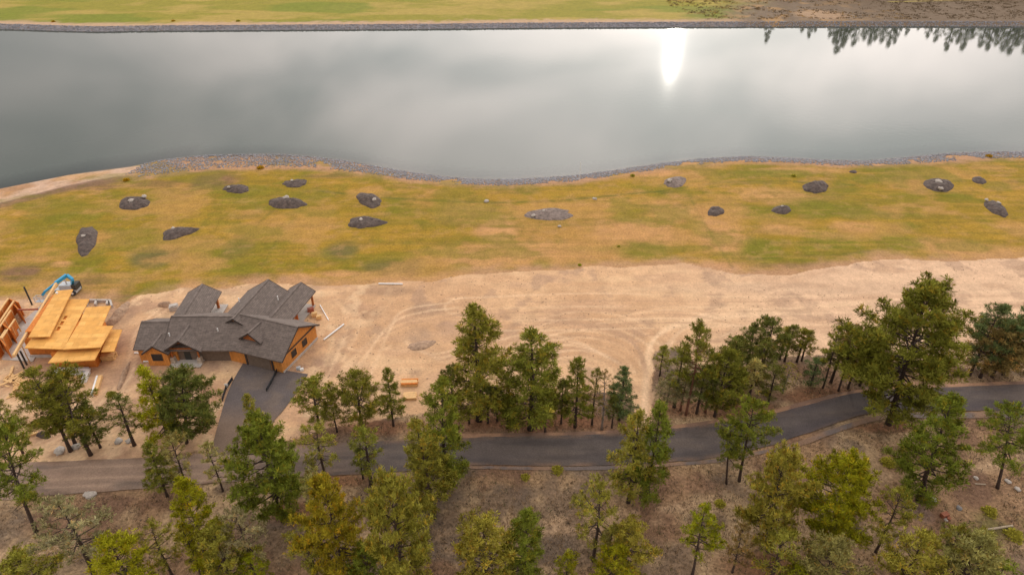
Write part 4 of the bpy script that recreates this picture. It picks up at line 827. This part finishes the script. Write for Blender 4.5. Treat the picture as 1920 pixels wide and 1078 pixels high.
    tone = np.repeat(np.repeat(tone, k, 0)*r.uniform(0.85, 1.15, (n*k, 1)), 4, 0)
    crown = mesh_np('crown', v, f, M['needle'], tone, True); crown.normals_split_custom_set_from_vertices(np.repeat(wn, 4, 0).tolist())
    wood = bpy.data.meshes.new('trunk'); wood.from_pydata(mb.v, [], mb.f); wood.materials.append(M['bark']); wood.polygons.foreach_set('use_smooth', [True]*len(wood.polygons))
    return wood, crown, H, R
PROTO = {}
SPEC = {'tall': (22, 4.6, .14, 'cone', 74, .60, 1.0), 'tall2': (20, 4.6, .12, 'cone', 70, .60, 1.0), 'huge': (24, 7.2, .16, 'round', 100, .70, .95), 'big': (18, 6.2, .16, 'round', 84, .64, .95), 'big2': (17, 5.6, .14, 'round', 80, .62, .95),
        'cone': (14, 3.4, .10, 'cone', 58, .52, 1.05), 'cone2': (14, 3.2, .18, 'cone', 54, .52, 1.05), 'conel': (15, 4.2, .05, 'cone', 70, .55, 1.05), 'open': (16, 4.2, .42, 'open', 40, .56, .9), 'open2': (15, 3.6, .38, 'open', 36, .54, .9),
        'round': (11, 3.6, .16, 'round', 54, .50, 1.0), 'round2': (10, 3.2, .22, 'round', 46, .48, 1.0), 'sparse': (14, 3.4, .36, 'sparse', 38, .50, .8), 'sparse2': (12, 2.8, .28, 'sparse', 36, .48, .85), 'thin': (10, 1.7, .3, 'round', 30, .42, .85),
        'small': (7, 2.0, .28, 'round', 30, .40, 1.0), 'small2': (7, 1.7, .36, 'cone', 28, .40, 1.0), 'sap': (4, 1.3, .12, 'round', 20, .34, 1.1), 'dead': (11, 2.2, .3, 'sparse', 34, .3, .22), 'far': (28, 5.0, .06, 'cone', 46, 1.1, .7)}
for i, (k, s) in enumerate(SPEC.items()): PROTO[k] = gen_pine(100+i*7, s[0], s[1], s[2], s[3], s[4], s[5], s[6], 0.03 if s[3] in ('open', 'sparse') else 0.015)
TINT = {'dark': (.150, .158, .034), 'mid': (.215, .208, .030), 'green': (.195, .220, .028), 'bright': (.300, .300, .016), 'olive': (.310, .275, .042), 'pale': (.350, .310, .095), 'grey': (.290, .250, .115), 'yellow': (.36, .285, .024), 'brown': (.255, .190, .062), 'blue': (.135, .175, .060)}
def tree(bx, by, ty, w_, proto, tint, label, tx=None, group='ponderosa pines', bark=None, world=None, hh=None, name='pine_tree'):
    if world: x, y = world; h = hh; wm_ = w_
    else:
        x, y, _ = G(bx, by); h = height_at(x, y, ty, gz(x, y)); wm_ = w_*PJ(x, y, h*0.55)[2]/FPX
    wood, crown, H, R = PROTO[proto]; z = gz(x, y); e = empty(name, (x, y, z), label, 'tree', group); e.rotation_euler.z = random.uniform(0, 6.28)
    if tx is not None:
        lean = (tx-PJ(x, y, z+h)[0])*PJ(x, y, z+h)[2]/FPX/h; a_ = math.atan(lean); q = Vector((0, 1, 0)); from_ = e.rotation_euler.to_matrix()
        from mathutils import Matrix
        e.rotation_euler = (Matrix.Rotation(a_, 3, 'Y') @ from_).to_euler()
    sx = wm_/(2*R)*(1.08 if SPEC[proto][3] == 'cone' else 0.98)*(1.3 if SPEC[proto][0] < 12 else 1); e.scale = (sx, sx, h*0.965/H)
    t_ = link('trunk', wood, e); c_ = link('crown', crown, e); k = random.uniform(1.0, 1.25); tc_ = TINT[tint]; c_.color = (tc_[0]*k*random.uniform(.94, 1.06), tc_[1]*k, tc_[2]*k, 1)
    if bark:
        t_.material_slots[0].link = 'OBJECT'; t_.material_slots[0].material = M[bark]
    return e
TREES = [
 (170,852,702,120,'open','mid','tallest of the pine trio beside the left pale boulders, right trunk'),
 (132,845,686,105,'open2','mid','left leaning trunk of the pine trio in front of the plywood house'),
 (141,832,720,95,'open2','dark','thick middle trunk of the pine trio in front of the plywood house'),
 (188,838,762,62,'round2','dark','short dark pine right of the left pine trio'),
 (43,849,748,60,'sparse2','mid','thin sparse pine rising behind the two trimmed poles'),
 (252,834,742,48,'thin','dark','slim dark pine left of the bright yellow-green one by the grey house'),
 (318,826,684,88,'cone','bright','bright yellow-green conical pine in front of the grey house'),
 (350,830,684,116,'big2','dark','broad dark green pine in front of the grey house entry',338),
 (330,822,690,60,'dead','grey','bare grey snag between the bright and the broad dark pine',318),
 (314,930,828,64,'cone2','mid','pine with visible trunk at the lower road edge, left side'),
 (352,918,813,58,'sparse2','pale','pale olive pine standing over the road on the left'),
 (418,920,828,54,'sparse2','pale','spindly pale pine on the lower road edge below the driveway'),
 (68,996,800,120,'open','green','tall leaning pine with bare brown trunk at the left edge',-6),
 (178,1078,930,130,'sparse','grey','sparse half-bare grey pine at the lower left'),
 (78,1130,1040,90,'round','olive','olive pine top rising from the bottom left corner'),
 (272,1142,1006,105,'round','bright','yellow-green pine top at the bottom, left of two thin trunks'),
 (324,1080,980,70,'sparse2','olive','thin pine with bare dark trunk, left of a matching pair at the bottom'),
 (378,1082,985,46,'sparse2','olive','thin pine with bare dark trunk, right of a matching pair at the bottom'),
 (396,1062,892,98,'conel','bright','bright green dense conical pine at the lower left'),
 (482,1096,950,92,'sparse','grey','greyish pine right of the bright conical pine at the lower left'),
 (440,1112,985,85,'round','olive','olive pine below the greyish one at the bottom'),
 (490,1120,1042,52,'small','bright','small bright green pine top at the bottom edge'),
 (530,976,788,155,'big','green','big rounded green pine below the driveway mouth'),
 (494,862,737,52,'cone2','olive','light pine rising behind the big rounded pine on the driveway'),
 (610,892,798,72,'sparse2','olive','open olive pine on the road edge right of the big rounded pine'),
 (696,908,800,52,'thin','mid','slim pine over the road left of the tall pair'),
 (681,897,838,30,'small2','dark','little dark pine left of the slim pine over the road'),
 (650,1096,900,125,'big2','yellow','large yellow-tinged pine in the lower middle left'),
 (606,1010,876,52,'sparse2','pale','pale pine just behind the large yellow-tinged one'),
 (596,1082,983,80,'sparse2','olive','open olive pine left of the large yellow-tinged one'),
 (764,1140,892,145,'big','olive','large olive pine at the bottom, left of centre'),
 (700,1130,1028,66,'round2','green','green pine top between the yellow and the large olive pine'),
 (814,969,778,108,'tall2','olive','olive conical pine overlapping the road, front of a pair',780),
 (838,904,707,112,'tall2','green','green conical pine overlapping the road, rear of a pair'),
 (898,787,562,148,'tall','mid','tallest conical pine at the clearing edge'),
 (994,804,609,145,'tall2','mid','broad conical pine right of the tallest one at the clearing edge'),
 (850,782,686,44,'small','dark','small dark pine behind the left side of the tallest conical pine'),
 (1078,800,668,74,'cone2','mid','slender pine right of the broad conical pine'),
 (1110,795,690,28,'thin','mid','very thin pine left of the dead-topped one'),
 (1128,804,694,38,'dead','brown','dead-topped pine with pale trunk in the middle grove'),
 (1160,786,686,68,'cone2','blue','dark bluish pine at the right end of the middle grove'),
 (1147,801,742,26,'small2','dark','sapling pine left of the dark bluish one'),
 (915,792,722,36,'small2','dark','dark sapling under the tallest conical pine, left one'),
 (932,789,730,34,'small','dark','dark sapling under the tallest conical pine, right one'),
 (1022,809,738,40,'small','mid','young pine at the foot of the broad conical pine, right side'),
 (952,800,744,42,'small','mid','young bushy pine between the two tall clearing pines'),
 (880,793,735,40,'small','mid','young pine under the tallest conical pine beside the road'),
 (1052,793,712,30,'small2','dark','dark thin pine between the broad and the slender pine'),
 (1178,941,767,92,'cone2','olive','left pine of the pointed pair standing below the road'),
 (1211,936,749,92,'cone','green','right brighter pine of the pointed pair standing below the road'),
 (1362,906,782,62,'open2','green','left pine of the pair with two trunks right of the pointed pair',1372),
 (1386,901,741,92,'open','green','taller right pine of the pair with two trunks below the road',1412),
 (1112,1050,898,100,'sparse','olive','sparse see-through pine below the pointed pair'),
 (984,1098,956,108,'conel','green','dense dark green conical pine at the bottom centre'),
 (908,1118,976,112,'round','olive','rounded yellow-olive pine left of the bottom centre conical one'),
 (1060,1105,1038,42,'small','bright','small yellow-green pine top at the bottom, right of centre'),
 (1138,1065,990,42,'small','pale','small pale green pine beside the sparse see-through one'),
 (1142,1120,1030,64,'round2','bright','bright bushy pine top at the bottom edge right of centre'),
 (1168,1086,978,80,'round','olive','leaning olive pine below the pointed pair'),
 (1298,1078,948,80,'open2','bright','yellow-green pine with bare trunk at the bottom, right of centre'),
 (1373,1072,982,54,'sparse2','brown','thin brownish pine right of the yellow-green bare-trunked one'),
 (1440,1034,836,118,'big2','olive','large olive pine in the lower right, left of the widest one',1470),
 (1440,1100,994,60,'thin','olive','narrow young pine below the large olive one'),
 (1556,1018,856,150,'big','bright','widest bright olive pine in the lower right',1592),
 (1642,1034,912,72,'sparse2','olive','leaning thinner pine right of the widest bright olive one'),
 (1545,1030,985,50,'sap','mid','low bushy sapling at the foot of the widest bright olive pine'),
 (1530,1128,1014,95,'round','pale','pale grey-green pine top at the bottom under the widest one'),
 (1480,1120,1058,55,'small','bright','small bright pine top at the bottom edge, lower right'),
 (1740,1110,984,66,'sparse2','olive','thin olive pine top in the bottom right cluster'),
 (1672,1132,998,100,'round','olive','left rounded pine of the bottom right cluster'),
 (1768,1138,1004,110,'round','pale','right rounded pale pine of the bottom right cluster'),
 (1822,1047,996,38,'sap','mid','lone green sapling left of the pale fallen log'),
 (1864,1096,1058,60,'sap','green','green bush at the bottom right corner'),
 (1722,938,729,130,'tall2','green','tall leaning green pine below the road on the right',1786),
 (1870,914,757,100,'open','green','open pine with bare leaning trunk at the right edge',1908),
 (1666,794,534,215,'huge','mid','huge spreading pine beside the road bend',1748),
 (1818,704,570,66,'round2','blue','dark green rounded pine top right of the huge pine'),
 (1880,702,570,62,'round2','blue','dark green rounded pine top at the right edge'),
 (1838,707,604,90,'round','brown','dull brownish-olive pine right of the huge pine'),
 (1888,694,602,90,'round','brown','dull brownish-olive pine at the right edge of the grove'),
 (1543,727,612,52,'open2','mid','thin-trunked pine left of the huge pine, leftmost of three'),
 (1572,732,610,54,'open2','brown','brown-topped pine left of the huge pine, middle of three'),
 (1612,722,620,56,'cone2','mid','pine tucked against the left side of the huge pine'),
 (1558,716,606,44,'small2','dark','dark pine just behind the thin-trunked three'),
 (1520,722,676,38,'sap','blue','dark bushy sapling left of the thin-trunked three'),
 (1462,673,614,34,'small2','mid','leftmost of four small pines at the far edge of the right grove'),
 (1471,677,610,34,'small2','dark','second from left of four small pines at the far grove edge'),
 (1494,678,617,34,'small2','mid','third from left of four small pines at the far grove edge'),
 (1503,676,620,30,'small2','mid','rightmost of four small pines at the far grove edge'),
 (1428,692,598,62,'round2','dark','tallest dark pine at the back of the right grove'),
 (1398,694,616,56,'round2','dark','dark pine left of the tallest at the back of the grove'),
 (1376,690,632,40,'small','dark','low dark pine at the back of the grove near the dirt'),
 (1286,777,601,82,'open','mid','tall pine with reddish trunk in the right grove'),
 (1237,704,649,28,'small2','mid','little twin pine at the left tip of the right grove'),
 (1264,762,643,44,'thin','mid','slim pine left of the reddish-trunked one'),
 (1248,766,712,46,'small','grey','low greyish pine at the left foot of the right grove'),
 (1340,780,655,76,'round','mid','bushy pine right of the reddish-trunked one'),
 (1306,774,688,54,'small','dark','dark low pine beneath the reddish-trunked one'),
 (1358,746,640,54,'small','dark','dark pine in the middle of the right grove'),
 (1402,752,676,46,'small2','pale','pale dusty pine at the right side of the grove'),
 (1440,756,688,48,'small','dark','dark young pine at the right end of the grove'),
 (1467,736,678,30,'dead','olive','spindly sapling alone between the two right groves'),
 (1375,765,692,40,'small','mid','young pine by the road in the right grove'),
 (1322,772,706,48,'small','grey','greyish low pine under the right grove, right of the reddish trunk'),
 (1276,768,700,46,'small','grey','greyish low pine under the right grove, left of the reddish trunk'),
 (1418,722,640,44,'small','dark','dark pine behind the pale dusty one in the right grove'),
 (1590,728,650,44,'small','mid','bushy low pine at the left foot of the huge pine'),
 (1628,716,636,44,'small','dark','dark pine half hidden by the left side of the huge pine'),
 (1860,706,640,60,'small','brown','low brownish pine between the two dull ones at the right'),
 (600,801,708,70,'round2','mid','leftmost round pine of the row right of the driveway'),
 (632,809,740,34,'small','mid','small pine tucked beside the leftmost round pine of the row'),
 (680,802,698,80,'round','mid','widest round pine in the row right of the driveway'),
 (738,798,688,54,'cone2','mid','rightmost dark pine of the row right of the driveway'),
]
for a_ in TREES:
    tr = tree(*a_[:7], tx=a_[7] if len(a_) > 7 else None, bark='barkred' if 'reddish trunk' in a_[6] else ('barkgrey' if a_[4] == 'dead' else None))
# conifers on the far shore, in view only as reflections in the lake
rr = random.Random(5)
for px, h in [(1292,11),(1300,9),(1345,9),(1443,25),(1452,14),(1470,15),(1500,17),(1507,20),(1520,22),(1530,19),(1550,17),(1562,24),(1572,27),(1580,32),(1590,28),(1600,21),(1610,28),(1628,25),(1640,27),(1650,26),(1662,28),(1675,29),(1685,26),(1705,21),(1722,17),(1745,23),(1765,27),(1788,31),(1806,28),(1820,33),(1832,25),(1850,28),(1866,31),(1880,27),(1897,31),(1910,33),(1925,30),(1940,33),(1960,30)]:
    y = 449+rr.uniform(0, 14); x = (px-960)/FPX*(y*cP+(CAM_H+18)*sP)
    tree(0, 0, 0, h*0.34+rr.uniform(0, 1.5), 'far', 'dark', 'dark conifer beyond the far shore, seen mirrored upside down in the lake', group='far shore conifers mirrored in the lake', world=(x, y), hh=h, name='conifer')
# ------------------------------------------------------------------ shrubs
def shrub_mesh(seed, n=260):
    r = np.random.default_rng(seed); k = 5; c = r.normal(0, 1, (n, 3)); c /= np.linalg.norm(c, axis=1, keepdims=True); c *= r.uniform(0.3, 1, (n, 1)); c[:, 2] = np.abs(c[:, 2])*0.8
    dv = np.repeat(c, k, 0)+r.normal(0, .5, (n*k, 3)); dv /= np.linalg.norm(dv, axis=1, keepdims=True); sd_ = np.cross(dv, r.normal(0, 1, (n*k, 3))); sd_ /= np.linalg.norm(sd_, axis=1, keepdims=True)
    c0 = np.repeat(c, k, 0); v = np.stack([c0-sd_*.05, c0+sd_*.05, c0+dv*.28], 1).reshape(-1, 3); t_ = np.repeat(np.repeat(r.uniform(.6, 1.35, (n, 1)), 3, 1), k*3, 0)
    return mesh_np('leaves', v, np.arange(3*n*k).reshape(-1, 3), M['needle'], t_)
SH = [shrub_mesh(i) for i in range(3)]
def shrub(px, py, r, tint, label, group='shrubs'):
    x, y, _ = G(px, py, FARZ if py < 60 else 0); z = gz(x, y); e = empty('shrub', (x, y, z), label, 'shrub', group); s = MB()
    for i in range(5): a = i*1.26; s.tube([(x, y, z-.1), (x+.4*r*math.cos(a), y+.4*r*math.sin(a), z+.6*r)], [.04*r+.01, .01], 4)
    s.build('stem', M['bark'], e); c_ = link('foliage', SH[int(px) % 3], e); c_.scale = (r, r, r*.9); c_.color = (*[min(.6, 1.5*q) for q in TINT[tint]], 1)
TINT['gold'] = (.36, .22, .015)
for a_ in ((488,315,1.0,'gold','golden bush beside the wide riprap'),(237,338,.9,'gold','golden bush between the beach and the riprap'),(1488,330,.7,'olive','lone green shrub on the right lawn near the shore'),(1045,882,.9,'olive','low green shrub at the lower road edge in the centre'),(985,895,.7,'olive','small dark shrub in dry grass below the road'),(1665,868,1.1,'olive','left low green shrub on the right roadside slope'),(1700,872,1.0,'olive','right low green shrub on the right roadside slope'),(1130,930,.8,'olive','low shrub left of the pointed pine pair'),(1855,960,1.0,'olive','green weed clump left of the pale fallen log'),(1900,1005,1.2,'olive','green weed clump at the right edge below the log'),(862,1028,.8,'gold','golden shrub left of the rounded yellow-olive pine'),(208,740,.8,'mid','low green shrub on the dirt right of the narrow board stack'),(55,930,.9,'olive','olive shrub beside the leaning left pine trunk'),(1350,945,.8,'olive','low green shrub on the trail right of the pointed pair'),(100,42,1.0,'gold','leftmost golden shrub on the far rim of the lake'),(325,41,1.0,'gold','middle golden shrub on the far rim of the lake'),(447,41,1.2,'olive','third golden-green shrub on the far rim of the lake'),(1087,497,.45,'bright','tiny green shrub at the lower edge of the lawn'),(1160,462,.4,'olive','tiny green tuft in the bare middle of the lawn'),(1855,293,1.0,'gold','golden bush on the riprap at the right'),(1186,330,.7,'olive','small bush at the middle riprap'),(1395,805,1.1,'green','green bush at the road edge below the right grove'),(1438,738,.8,'olive','low olive shrub right of the right grove')):
    shrub(*a_)
